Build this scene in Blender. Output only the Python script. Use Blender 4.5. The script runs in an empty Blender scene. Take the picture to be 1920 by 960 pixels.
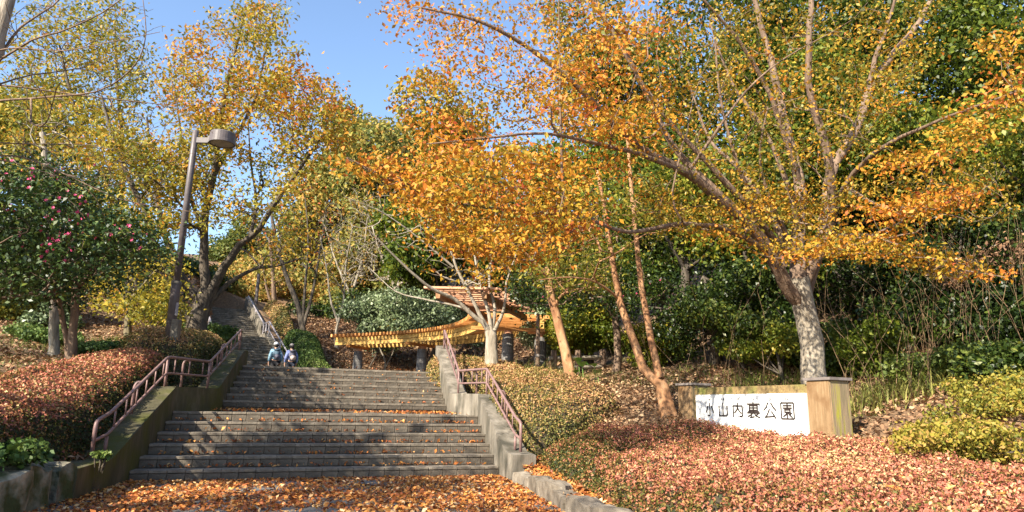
import bpy, bmesh, math, random
import numpy as np
from mathutils import Vector, Matrix

rs = np.random.RandomState
sc = bpy.context.scene
col = sc.collection

# ------------------------------------------------------------------ camera
FPX = 1280.0                       # focal length in pixels of the 1920 wide photograph
EYE = 1.02
PITCH = math.atan(288 / FPX)
ROLL = math.radians(1.03)
_F = np.array([0, math.cos(PITCH), math.sin(PITCH)])
_U0 = np.array([0, -math.sin(PITCH), math.cos(PITCH)])
_R0 = np.array([1.0, 0, 0])
_R = _R0 * math.cos(ROLL) + _U0 * math.sin(ROLL)
_U = _U0 * math.cos(ROLL) - _R0 * math.sin(ROLL)
_C = np.array([0, 0, EYE])
cam_d = bpy.data.cameras.new('camera')
cam = bpy.data.objects.new('camera', cam_d)
col.objects.link(cam)
cam_d.sensor_width = 36.0
cam_d.lens = FPX / 1920 * 36
cam_d.clip_start = 0.05
cam_d.clip_end = 2000
M = Matrix.Identity(4)
for i in range(3):
    M[i][0] = _R[i]; M[i][1] = _U[i]; M[i][2] = -_F[i]; M[i][3] = _C[i]
cam.matrix_world = M
sc.camera = cam
sc.render.resolution_x = 1024
sc.render.resolution_y = 512

# ------------------------------------------------------------------ light
SUN_EL = math.radians(34)
SUN_DIR = np.array([-0.63, -0.777]) # horizontal direction towards the sun: left and a little behind
SUN_DIR = SUN_DIR / np.linalg.norm(SUN_DIR)
world = bpy.data.worlds.new('World')
sc.world = world
world.use_nodes = True
wn = world.node_tree.nodes
sky = wn.new('ShaderNodeTexSky')
sky.sky_type = 'NISHITA'
sky.sun_disc = False
sky.sun_elevation = SUN_EL
sky.sun_rotation = math.atan2(SUN_DIR[0], SUN_DIR[1])
sky.air_density = 1.0
sky.dust_density = 0.6
sky.ozone_density = 2.2
wn['Background'].inputs['Strength'].default_value = 0.12
world.node_tree.links.new(sky.outputs[0], wn['Background'].inputs[0])
sun_d = bpy.data.lights.new('sun', 'SUN')
sun_d.energy = 5.0
sun_d.angle = math.radians(0.55)
sun_d.color = (1.0, 0.91, 0.76)
sun = bpy.data.objects.new('sun', sun_d)
col.objects.link(sun)
_sv = Vector((SUN_DIR[0] * math.cos(SUN_EL), SUN_DIR[1] * math.cos(SUN_EL), math.sin(SUN_EL)))
sun.rotation_euler = _sv.to_track_quat('Z', 'Y').to_euler()
sun.location = (-20, -15, 30)
sc.view_settings.view_transform = 'Standard'
sc.view_settings.look = 'None'
sc.view_settings.gamma = 1.0
sc.view_settings.exposure = 1.46
sc.view_settings.use_curve_mapping = False
sc.cycles.max_bounces = 7
sc.cycles.diffuse_bounces = 3
sc.cycles.glossy_bounces = 2
sc.cycles.transmission_bounces = 4
sc.cycles.use_denoising = True

def P(px, py, Y):
    """the point seen at photograph pixel px, py that lies Y metres ahead"""
    d = _F + (px - 960) / FPX * _R + (480 - py) / FPX * _U
    return _C + d * (Y / d[1])

# ------------------------------------------------------------------ materials
def new_mat(name):
    m = bpy.data.materials.new(name)
    m.use_nodes = True
    nt = m.node_tree
    return m, nt, nt.nodes, nt.links, nt.nodes['Principled BSDF']

def ramp(nodes, stops, interp='LINEAR'):
    r = nodes.new('ShaderNodeValToRGB')
    r.color_ramp.interpolation = interp
    el = r.color_ramp.elements
    while len(el) < len(stops):
        el.new(0.5)
    for e, (p, c) in zip(el, stops):
        e.position = p
        e.color = (c[0], c[1], c[2], 1)
    return r

def leaf_mat(name, stops, rough=0.55, trans=0.35, spec=0.3):
    m, nt, n, l, b = new_mat(name)
    at = n.new('ShaderNodeAttribute'); at.attribute_name = 'rnd'
    r = ramp(n, stops)
    l.new(at.outputs['Fac'], r.inputs[0])
    l.new(r.outputs[0], b.inputs['Base Color'])
    b.inputs['Roughness'].default_value = rough
    b.inputs['Specular IOR Level'].default_value = spec
    if trans > 0:
        t = n.new('ShaderNodeBsdfTranslucent')
        l.new(r.outputs[0], t.inputs['Color'])
        mx = n.new('ShaderNodeMixShader')
        mx.inputs[0].default_value = trans
        l.new(b.outputs[0], mx.inputs[1]); l.new(t.outputs[0], mx.inputs[2])
        l.new(mx.outputs[0], n['Material Output'].inputs[0])
    return m

def noise_mat(name, stops, scale=8, detail=6, rough=0.85, bump=0.3, stretch=(1, 1, 1), second=None, objrand=0.0, coords='Object', spec=0.3, bscale=None):
    """colour from noise, optional second patch colour (colour, scale, amount), bump from fine noise"""
    m, nt, n, l, b = new_mat(name)
    tc = n.new('ShaderNodeTexCoord')
    mp = n.new('ShaderNodeMapping'); mp.inputs['Scale'].default_value = stretch
    l.new(tc.outputs[coords], mp.inputs[0])
    nz = n.new('ShaderNodeTexNoise'); nz.inputs['Scale'].default_value = scale; nz.inputs['Detail'].default_value = detail
    nz.inputs['Roughness'].default_value = 0.65
    l.new(mp.outputs[0], nz.inputs['Vector'])
    fac = nz.outputs['Fac']
    if objrand:
        oi = n.new('ShaderNodeObjectInfo')
        ma = n.new('ShaderNodeMath'); ma.operation = 'MULTIPLY_ADD'
        l.new(oi.outputs['Random'], ma.inputs[0]); ma.inputs[1].default_value = objrand
        sb = n.new('ShaderNodeMath'); sb.operation = 'SUBTRACT'; sb.inputs[1].default_value = objrand / 2
        l.new(fac, sb.inputs[0]); l.new(sb.outputs[0], ma.inputs[2])
        fac = ma.outputs[0]
    r = ramp(n, stops)
    l.new(fac, r.inputs[0])
    colr = r.outputs[0]
    if second:
        c2, s2, lo, hi = second
        n2 = n.new('ShaderNodeTexNoise'); n2.inputs['Scale'].default_value = s2; n2.inputs['Detail'].default_value = 4
        l.new(tc.outputs[coords], n2.inputs['Vector'])
        mr = n.new('ShaderNodeMapRange'); mr.inputs[1].default_value = lo; mr.inputs[2].default_value = hi
        l.new(n2.outputs['Fac'], mr.inputs[0])
        mx = n.new('ShaderNodeMix'); mx.data_type = 'RGBA'
        l.new(mr.outputs[0], mx.inputs[0]); l.new(colr, mx.inputs[6]); mx.inputs[7].default_value = (*c2, 1)
        colr = mx.outputs[2]
    l.new(colr, b.inputs['Base Color'])
    b.inputs['Roughness'].default_value = rough
    b.inputs['Specular IOR Level'].default_value = spec
    if bump:
        nb = n.new('ShaderNodeTexNoise'); nb.inputs['Scale'].default_value = bscale or scale * 3; nb.inputs['Detail'].default_value = 5
        l.new(mp.outputs[0], nb.inputs['Vector'])
        bp = n.new('ShaderNodeBump'); bp.inputs['Strength'].default_value = bump; bp.inputs['Distance'].default_value = 0.03
        l.new(nb.outputs['Fac'], bp.inputs['Height'])
        l.new(bp.outputs[0], b.inputs['Normal'])
    return m

MAT = {}
MAT['soil'] = noise_mat('soil', [(0.3, (0.07, 0.045, 0.028)), (0.5, (0.17, 0.105, 0.06)), (0.7, (0.28, 0.17, 0.09))], scale=14, detail=10, bump=0.8, second=((0.10, 0.11, 0.035), 0.5, 0.55, 0.72))
MAT['asphalt'] = noise_mat('asphalt', [(0.3, (0.10, 0.095, 0.09)), (0.7, (0.20, 0.19, 0.175))], scale=60, detail=8, bump=0.3)
MAT['step'] = noise_mat('step_concrete', [(0.25, (0.075, 0.062, 0.050)), (0.55, (0.15, 0.124, 0.094)), (0.8, (0.26, 0.22, 0.165))], scale=9, detail=8, bump=0.35, second=((0.05, 0.048, 0.04), 2.2, 0.5, 0.75))
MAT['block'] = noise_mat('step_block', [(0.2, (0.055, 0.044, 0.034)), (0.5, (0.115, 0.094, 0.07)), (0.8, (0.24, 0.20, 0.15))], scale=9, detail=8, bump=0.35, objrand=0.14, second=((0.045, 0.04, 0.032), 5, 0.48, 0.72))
MAT['edge_block'] = noise_mat('step_edge', [(0.2, (0.08, 0.066, 0.05)), (0.5, (0.185, 0.155, 0.118)), (0.8, (0.32, 0.27, 0.21))], scale=9, detail=8, bump=0.35, objrand=0.14, second=((0.06, 0.052, 0.04), 5, 0.5, 0.75))  # riser block stone made lighter: sun on the tread edges put into the colour
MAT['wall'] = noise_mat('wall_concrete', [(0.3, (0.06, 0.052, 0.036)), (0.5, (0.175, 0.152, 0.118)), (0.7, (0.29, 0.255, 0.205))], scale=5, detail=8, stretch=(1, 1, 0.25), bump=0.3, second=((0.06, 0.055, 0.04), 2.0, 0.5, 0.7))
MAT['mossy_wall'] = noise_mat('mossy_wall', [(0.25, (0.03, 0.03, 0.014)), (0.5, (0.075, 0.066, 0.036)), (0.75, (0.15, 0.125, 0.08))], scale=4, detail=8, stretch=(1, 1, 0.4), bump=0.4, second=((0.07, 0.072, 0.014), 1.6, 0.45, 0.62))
MAT['rock'] = noise_mat('rock', [(0.25, (0.065, 0.052, 0.036)), (0.5, (0.17, 0.14, 0.105)), (0.75, (0.29, 0.25, 0.195))], scale=4, detail=9, bump=0.5, objrand=0.2)
MAT['dark_rock'] = noise_mat('dark_rock', [(0.3, (0.08, 0.075, 0.055)), (0.5, (0.26, 0.235, 0.17)), (0.7, (0.42, 0.37, 0.27))], scale=5, detail=10, bump=0.9, objrand=0.3, second=((0.05, 0.06, 0.02), 3, 0.44, 0.62))
MAT['rail'] = noise_mat('rail_paint', [(0.3, (0.16, 0.095, 0.085)), (0.7, (0.26, 0.16, 0.145))], scale=10, rough=0.45, bump=0.05)
MAT['grey_rail'] = noise_mat('grey_rail_paint', [(0.3, (0.24, 0.22, 0.23)), (0.7, (0.36, 0.33, 0.34))], scale=10, rough=0.45, bump=0.05)
MAT['lamp'] = noise_mat('lamp_paint', [(0.3, (0.085, 0.07, 0.068)), (0.7, (0.13, 0.108, 0.103))], scale=12, rough=0.42, bump=0.03)
MAT['lamp_box'] = noise_mat('lamp_box_paint', [(0.3, (0.11, 0.095, 0.075)), (0.7, (0.16, 0.14, 0.11))], scale=12, rough=0.5, bump=0.03)
MAT['lens'] = noise_mat('lamp_glass', [(0.3, (0.30, 0.26, 0.20)), (0.7, (0.42, 0.37, 0.29))], scale=14, rough=0.25, bump=0.0, spec=0.5)
MAT['timber'] = noise_mat('timber', [(0.2, (0.11, 0.068, 0.032)), (0.5, (0.23, 0.145, 0.072)), (0.8, (0.33, 0.225, 0.125))], scale=6, detail=7, stretch=(6, 6, 0.5), rough=0.8, bump=0.3, objrand=0.15, second=((0.17, 0.095, 0.042), 4, 0.50, 0.66))
MAT['mossy_timber'] = noise_mat('mossy_timber', [(0.2, (0.09, 0.06, 0.025)), (0.5, (0.20, 0.135, 0.06)), (0.8, (0.31, 0.23, 0.09))], scale=6, detail=7, stretch=(0.5, 6, 6), rough=0.85, bump=0.3, objrand=0.15, second=((0.15, 0.16, 0.035), 2.5, 0.5, 0.66))
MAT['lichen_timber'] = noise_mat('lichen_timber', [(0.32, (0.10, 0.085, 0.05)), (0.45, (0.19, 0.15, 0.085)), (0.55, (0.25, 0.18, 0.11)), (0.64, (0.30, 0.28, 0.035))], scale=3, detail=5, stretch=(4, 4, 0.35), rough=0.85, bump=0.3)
MAT['cap'] = noise_mat('cap_metal', [(0.3, (0.12, 0.10, 0.09)), (0.7, (0.24, 0.21, 0.19))], scale=7, rough=0.6, bump=0.1)
MAT['board'] = noise_mat('white_board', [(0.3, (0.66, 0.66, 0.63)), (0.7, (0.78, 0.78, 0.76))], scale=5, rough=0.5, bump=0.03, stretch=(1, 1, .4), second=((0.52, 0.51, 0.47), 3, 0.58, 0.8))
MAT['ink'] = noise_mat('dark_lettering', [(0.3, (0.028, 0.02, 0.018)), (0.7, (0.045, 0.034, 0.03))], scale=20, rough=0.5, bump=0)
MAT['mark'] = noise_mat('pale_print', [(0.3, (0.78, 0.66, 0.42)), (0.7, (0.80, 0.72, 0.55))], scale=8, rough=0.5, bump=0)
MAT['pergola'] = noise_mat('orange_timber', [(0.25, (0.36, 0.135, 0.03)), (0.55, (0.58, 0.25, 0.07)), (0.8, (0.70, 0.36, 0.13))], scale=5, detail=6, rough=0.7, bump=0.15, objrand=0.3)
MAT['pergola_beam'] = noise_mat('yellow_timber', [(0.25, (0.40, 0.22, 0.05)), (0.55, (0.58, 0.35, 0.10)), (0.8, (0.70, 0.47, 0.18))], scale=5, detail=6, rough=0.7, bump=0.15)
MAT['roof_tile'] = noise_mat('terracotta_timber', [(0.25, (0.42, 0.18, 0.08)), (0.55, (0.62, 0.32, 0.18)), (0.8, (0.72, 0.43, 0.28))], scale=5, detail=6, rough=0.7, bump=0.15, objrand=0.3)
MAT['dark_clip'] = noise_mat('dark_clip', [(0.3, (0.10, 0.07, 0.05)), (0.7, (0.16, 0.12, 0.09))], scale=7, rough=0.6, bump=0.1)

def brick_mat(name, c1, c2, mortar, scale, w, h):
    m, nt, n, l, b = new_mat(name)
    tc = n.new('ShaderNodeTexCoord')
    bk = n.new('ShaderNodeTexBrick'); bk.inputs['Scale'].default_value = scale
    bk.inputs['Color1'].default_value = (*c1, 1); bk.inputs['Color2'].default_value = (*c2, 1); bk.inputs['Mortar'].default_value = (*mortar, 1)
    bk.inputs['Mortar Size'].default_value = 0.02
    bk.inputs['Brick Width'].default_value = w; bk.inputs['Row Height'].default_value = h
    l.new(tc.outputs['UV'], bk.inputs['Vector'])
    l.new(bk.outputs['Color'], b.inputs['Base Color'])
    b.inputs['Roughness'].default_value = 0.8
    bp = n.new('ShaderNodeBump'); bp.inputs['Strength'].default_value = 0.4; bp.inputs['Distance'].default_value = 0.02
    bp.invert = True
    l.new(bk.outputs['Fac'], bp.inputs['Height']); l.new(bp.outputs[0], b.inputs['Normal'])
    return m
MAT['column_tile'] = brick_mat('column_tile', (0.24, 0.22, 0.20), (0.16, 0.15, 0.14), (0.12, 0.11, 0.10), 1.0, 0.07, 0.2)

def bark(name, c0, c1, c2, scale=5, stretch=(3, 3, 0.6), bump=0.6, second=None):
    return noise_mat(name, [(0.3, c0), (0.5, c1), (0.7, c2)], scale=scale, detail=8, stretch=stretch, bump=bump, second=second)
MAT['bark_grey'] = bark('bark_grey', (0.13, 0.105, 0.075), (0.30, 0.255, 0.195), (0.40, 0.35, 0.28), scale=4, stretch=(5, 5, 0.5), second=((0.16, 0.125, 0.09), 2.0, 0.5, 0.8))
MAT['bark_dark'] = bark('bark_dark', (0.025, 0.02, 0.016), (0.075, 0.06, 0.045), (0.15, 0.12, 0.085))
MAT['bark_olive'] = bark('bark_olive', (0.05, 0.045, 0.025), (0.13, 0.105, 0.06), (0.23, 0.19, 0.11))
MAT['bark_orange'] = bark('bark_orange', (0.17, 0.075, 0.035), (0.31, 0.16, 0.075), (0.44, 0.27, 0.15), scale=3, stretch=(2, 2, 1), bump=0.25)
MAT['bark_pale'] = bark('bark_pale', (0.13, 0.11, 0.075), (0.26, 0.22, 0.165), (0.40, 0.35, 0.28), scale=4, bump=0.3)
MAT['bark_brown'] = bark('bark_brown', (0.07, 0.045, 0.03), (0.16, 0.105, 0.07), (0.26, 0.18, 0.12))

# leaf ramps: rnd runs 0..1
L_ORANGE = [(0.0, (0.08, 0.09, 0.015)), (0.2, (0.24, 0.19, 0.02)), (0.42, (0.44, 0.26, 0.025)), (0.6, (0.54, 0.235, 0.022)), (0.8, (0.56, 0.18, 0.025)), (0.93, (0.55, 0.185, 0.06)), (1.0, (0.48, 0.10, 0.035))]
MAT['lf_orange'] = leaf_mat('leaf_orange', L_ORANGE, trans=0.3)
MAT['lf_oak'] = leaf_mat('leaf_oak', [(0.0, (0.10, 0.13, 0.02)), (0.3, (0.28, 0.25, 0.03)), (0.6, (0.40, 0.27, 0.03)), (0.85, (0.52, 0.22, 0.025)), (1.0, (0.50, 0.15, 0.03))], trans=0.33)
MAT['lf_yellow'] = leaf_mat('leaf_yellow', [(0.0, (0.10, 0.12, 0.02)), (0.4, (0.30, 0.26, 0.03)), (0.75, (0.50, 0.36, 0.04)), (1.0, (0.50, 0.23, 0.03))], trans=0.4)
MAT['lf_camellia'] = leaf_mat('leaf_camellia', [(0.0, (0.014, 0.03, 0.008)), (0.6, (0.04, 0.075, 0.014)), (1.0, (0.13, 0.16, 0.025))], rough=0.45, trans=0.15, spec=0.4)
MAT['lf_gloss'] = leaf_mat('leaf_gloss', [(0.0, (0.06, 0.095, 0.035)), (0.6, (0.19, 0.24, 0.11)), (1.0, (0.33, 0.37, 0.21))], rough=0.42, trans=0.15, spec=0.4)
MAT['lf_green'] = leaf_mat('leaf_green', [(0.0, (0.03, 0.05, 0.006)), (0.5, (0.10, 0.14, 0.014)), (0.85, (0.22, 0.24, 0.025)), (1.0, (0.38, 0.30, 0.035))], rough=0.45, trans=0.38)
MAT['lf_dark'] = leaf_mat('leaf_dark_green', [(0.0, (0.010, 0.02, 0.004)), (0.6, (0.034, 0.06, 0.010)), (0.9, (0.09, 0.12, 0.018)), (1.0, (0.16, 0.17, 0.025))], rough=0.38, trans=0.22)
MAT['lf_hill'] = leaf_mat('leaf_hill', [(0.0, (0.08, 0.11, 0.025)), (0.4, (0.19, 0.20, 0.04)), (0.75, (0.36, 0.28, 0.06)), (1.0, (0.48, 0.25, 0.06))], trans=0.35)
MAT['lf_hedge'] = leaf_mat('leaf_hedge', [(0.0, (0.03, 0.045, 0.010)), (0.22, (0.14, 0.13, 0.025)), (0.38, (0.30, 0.17, 0.055)), (0.6, (0.43, 0.14, 0.085)), (0.88, (0.50, 0.17, 0.115)), (1.0, (0.64, 0.42, 0.19))], trans=0.2)
MAT['lf_hedge_brown'] = leaf_mat('leaf_hedge_brown', [(0.0, (0.06, 0.07, 0.018)), (0.3, (0.21, 0.19, 0.045)), (0.6, (0.40, 0.24, 0.09)), (0.85, (0.50, 0.24, 0.13)), (1.0, (0.60, 0.40, 0.18))], trans=0.2)
MAT['lf_hedge_green'] = leaf_mat('leaf_hedge_green', [(0.0, (0.03, 0.055, 0.012)), (0.6, (0.08, 0.14, 0.03)), (1.0, (0.17, 0.22, 0.05))], trans=0.25)
MAT['litter'] = leaf_mat('fallen_leaves', [(0.0, (0.12, 0.045, 0.02)), (0.3, (0.33, 0.095, 0.03)), (0.55, (0.52, 0.185, 0.042)), (0.78, (0.62, 0.29, 0.065)), (1.0, (0.70, 0.47, 0.24))], rough=0.6, trans=0.12)
MAT['litter_brown'] = leaf_mat('brown_fallen_leaves', [(0.0, (0.10, 0.055, 0.03)), (0.4, (0.24, 0.13, 0.07)), (0.75, (0.36, 0.21, 0.11)), (1.0, (0.52, 0.36, 0.20))], rough=0.7, trans=0.05)
MAT['grass'] = leaf_mat('grass_blades', [(0.0, (0.07, 0.11, 0.02)), (0.5, (0.16, 0.19, 0.04)), (1.0, (0.34, 0.31, 0.09))], trans=0.3)
MAT['lf_cover'] = leaf_mat('leaf_cover', [(0.0, (0.06, 0.085, 0.015)), (0.4, (0.18, 0.19, 0.028)), (0.8, (0.36, 0.28, 0.04)), (1.0, (0.46, 0.27, 0.08))], trans=0.35)
MAT['big_leaf'] = noise_mat('broad_leaf', [(0.3, (0.12, 0.26, 0.05)), (0.7, (0.22, 0.38, 0.09))], scale=6, rough=0.35, bump=0.1)
MAT['petal'] = noise_mat('pink_petal', [(0.3, (0.62, 0.05, 0.17)), (0.7, (0.76, 0.12, 0.26))], scale=9, rough=0.5, bump=0, objrand=0.3)
MAT['dry'] = noise_mat('dry_stem', [(0.3, (0.10, 0.06, 0.03)), (0.7, (0.26, 0.17, 0.09))], scale=4, rough=0.8, bump=0)

# ------------------------------------------------------------------ helpers
def put(name, verts, faces, mat, parent=None, rnd=None, smooth=False, uv=None, loc=None):
    """one mesh object; verts in world metres, made relative to parent's (root's) location"""
    me = bpy.data.meshes.new(name)
    v = np.asarray(verts, dtype=np.float64).reshape(-1, 3)
    org = np.zeros(3)
    if parent is not None:
        r = parent
        while r.parent is not None:
            r = r.parent
        org = np.array(r.location)
    elif loc is not None:
        org = np.asarray(loc, float)
    v = v - org
    if isinstance(faces, np.ndarray):
        k = faces.shape[1]; nf = len(faces)
        me.vertices.add(len(v)); me.vertices.foreach_set('co', v.astype(np.float32).ravel())
        me.loops.add(nf * k); me.loops.foreach_set('vertex_index', faces.astype(np.int32).ravel())
        me.polygons.add(nf)
        me.polygons.foreach_set('loop_start', np.arange(0, nf * k, k, dtype=np.int32))
        try:
            me.polygons.foreach_set('loop_total', np.full(nf, k, dtype=np.int32))
        except Exception:
            pass
        me.update(calc_edges=True)
    else:
        me.from_pydata(v.tolist(), [], faces)
        me.update()
    if rnd is not None:
        a = me.attributes.new('rnd', 'FLOAT', 'FACE')
        a.data.foreach_set('value', np.asarray(rnd, dtype=np.float32))
    if smooth:
        me.polygons.foreach_set('use_smooth', np.ones(len(me.polygons), dtype=bool))
    if uv is not None:
        ul = me.uv_layers.new(name='uv')
        ul.data.foreach_set('uv', np.asarray(uv, np.float32).ravel())
    me.materials.append(MAT[mat] if isinstance(mat, str) else mat)
    o = bpy.data.objects.new(name, me)
    col.objects.link(o)
    if parent is not None:
        o.parent = parent
    elif loc is not None:
        o.location = tuple(org)
    return o

def tag(o, label=None, cat=None, group=None, kind=None):
    if label: o['label'] = label
    if cat: o['category'] = cat
    if group: o['group'] = group
    if kind: o['kind'] = kind
    return o

def thing(name, loc, label, cat, group=None):
    o = bpy.data.objects.new(name, None)
    o.empty_display_size = 0.2
    col.objects.link(o)
    o.location = tuple(float(x) for x in loc)
    return tag(o, label, cat, group)

class MB:
    """collects shapes into one mesh"""
    def __init__(s): s.v = []; s.f = []
    def add(s, vs, fs):
        k = len(s.v); s.v += [tuple(map(float, p)) for p in vs]; s.f += [tuple(i + k for i in f) for f in fs]
    def box(s, c, size, rz=0.0):
        x, y, z = (q / 2 for q in size); cs, sn = math.cos(rz), math.sin(rz)
        vs = []
        for dz in (-z, z):
            for dx, dy in ((-x, -y), (x, -y), (x, y), (-x, y)):
                vs.append((c[0] + dx * cs - dy * sn, c[1] + dx * sn + dy * cs, c[2] + dz))
        s.add(vs, [(3, 2, 1, 0), (4, 5, 6, 7), (0, 1, 5, 4), (1, 2, 6, 5), (2, 3, 7, 6), (3, 0, 4, 7)])
    def prism(s, ring, z0, z1):
        """ring of (x, y) counter-clockwise; z0/z1 scalars or lists"""
        n = len(ring)
        a = [z0] * n if np.isscalar(z0) else z0; b = [z1] * n if np.isscalar(z1) else z1
        vs = [(x, y, q) for (x, y), q in zip(ring, a)] + [(x, y, q) for (x, y), q in zip(ring, b)]
        s.add(vs, [tuple(range(n - 1, -1, -1)), tuple(range(n, 2 * n))] + [(i, (i + 1) % n, n + (i + 1) % n, n + i) for i in range(n)])
    def tube(s, pts, r, sides=8, cap=True):
        v, f = tube_arrays(np.asarray(pts, float), np.full(len(pts), r) if np.isscalar(r) else np.asarray(r, float), sides)
        fs = [tuple(q) for q in f]
        if cap:
            n = len(pts)
            fs += [tuple(range(sides - 1, -1, -1)), tuple(range((n - 1) * sides, n * sides))]
        s.add(v, fs)
    def put(s, name, mat, parent=None, **k):
        return put(name, s.v, s.f, mat, parent, **k)

def tube_arrays(pts, rad, sides):
    n = len(pts)
    t = np.gradient(pts, axis=0) if n > 1 else np.array([[0, 0, 1.0]])
    t /= np.maximum(np.linalg.norm(t, axis=1, keepdims=True), 1e-9)
    ref = np.array([0.31, 0.95, 0.05]) if abs(t[0][1]) < 0.9 else np.array([0.95, 0.1, 0.3])
    u = np.cross(t, ref); u /= np.maximum(np.linalg.norm(u, axis=1, keepdims=True), 1e-9)
    w = np.cross(t, u)
    a = np.arange(sides) * 2 * math.pi / sides
    ring = pts[:, None, :] + rad[:, None, None] * (np.cos(a)[None, :, None] * u[:, None, :] + np.sin(a)[None, :, None] * w[:, None, :])
    v = ring.reshape(-1, 3)
    i = np.arange(n - 1)[:, None] * sides; j = np.arange(sides)[None, :]; j2 = (j + 1) % sides
    f = np.stack([i + j, i + j2, i + sides + j2, i + sides + j], axis=-1).reshape(-1, 4)
    return v, f

def smooth_line(pts, step=0.25):
    """Catmull-Rom through the points"""
    p = np.asarray(pts, float)
    if len(p) < 3:
        n = max(2, int(np.linalg.norm(p[-1] - p[0]) / step) + 1)
        return p[0] + np.linspace(0, 1, n)[:, None] * (p[-1] - p[0])
    q = np.vstack([2 * p[0] - p[1], p, 2 * p[-1] - p[-2]])
    out = []
    for i in range(1, len(q) - 2):
        n = max(2, int(np.linalg.norm(q[i + 1] - q[i]) / step) + 1)
        for t in np.linspace(0, 1, n, endpoint=False):
            out.append(0.5 * (2 * q[i] + (q[i + 1] - q[i - 1]) * t + (2 * q[i - 1] - 5 * q[i] + 4 * q[i + 1] - q[i + 2]) * t * t + (3 * q[i] - q[i - 1] - 3 * q[i + 1] + q[i + 2]) * t ** 3))
    out.append(p[-1])
    return np.array(out)

def leaf_arrays(pos, size, g, up=0.6, aspect=0.5, fold=0.18, nrm=None, nw=1.1):
    """one pointed, slightly folded leaf per position"""
    n = len(pos)
    nv = g.normal(size=(n, 3)) * 1.0
    nv[:, 2] = nv[:, 2] * 0.6 + up * 1.6
    if nrm is not None:
        nv = nv * 1.0 + nrm * nw
    nv /= np.linalg.norm(nv, axis=1, keepdims=True) + 1e-9
    t = g.normal(size=(n, 3)); t[:, 2] -= 0.35
    t -= (t * nv).sum(1, keepdims=True) * nv
    t /= np.linalg.norm(t, axis=1, keepdims=True) + 1e-9
    b = np.cross(nv, t)
    L = (size * g.uniform(0.65, 1.3, n))[:, None] if np.isscalar(size) else (np.asarray(size) * g.uniform(0.7, 1.25, n))[:, None]
    W = L * aspect
    base = pos - t * L * 0.5
    mid = base + t * L * 0.45 + nv * fold * L
    tip = base + t * L - nv * L * 0.12 * g.uniform(-1, 1.5, (n, 1))
    v = np.stack([base, mid + b * W * 0.5, tip, mid - b * W * 0.5], axis=1).reshape(-1, 3)
    f = np.arange(n * 4).reshape(n, 4)
    return v, f

# ------------------------------------------------------------------ the stairs' own axes
TH = math.radians(20.3)
EV = np.array([math.cos(TH), math.sin(TH), 0.0])         # along a step edge
AV0 = np.array([-math.sin(TH), math.cos(TH), 0.0])
AV = AV0 + 0.13 * EV                                      # up the stairs
L0 = np.array([-4.97, 9.38, 0.0])
def S(u, v, z=0.0):
    return L0 + u * EV + v * AV + np.array([0, 0, z])
def to_uv(x, y):
    d = np.stack([np.asarray(x) - L0[0], np.asarray(y) - L0[1]], -1)
    v = d @ AV0[:2]
    u = d @ EV[:2] - 0.13 * v
    return u, v
R1, T1, N1 = 0.15, 0.38, 6
V2, Z2, R2, T2, N2 = 3.8, 0.98, 0.127, 0.32, 7
PLAZA_Z = Z2 + R2 * N2                                    # 1.869
W1 = 5.14
UL2, UR2 = 0.42, 4.8
# upper stairs: right edge foot and direction
F3 = np.array([-9.0, 28.3, PLAZA_Z]); D3 = np.array([-4.1, 7.0, 0]); D3 /= np.linalg.norm(D3); E3 = np.array([D3[1], -D3[0], 0])
W3 = 2.5

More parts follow.
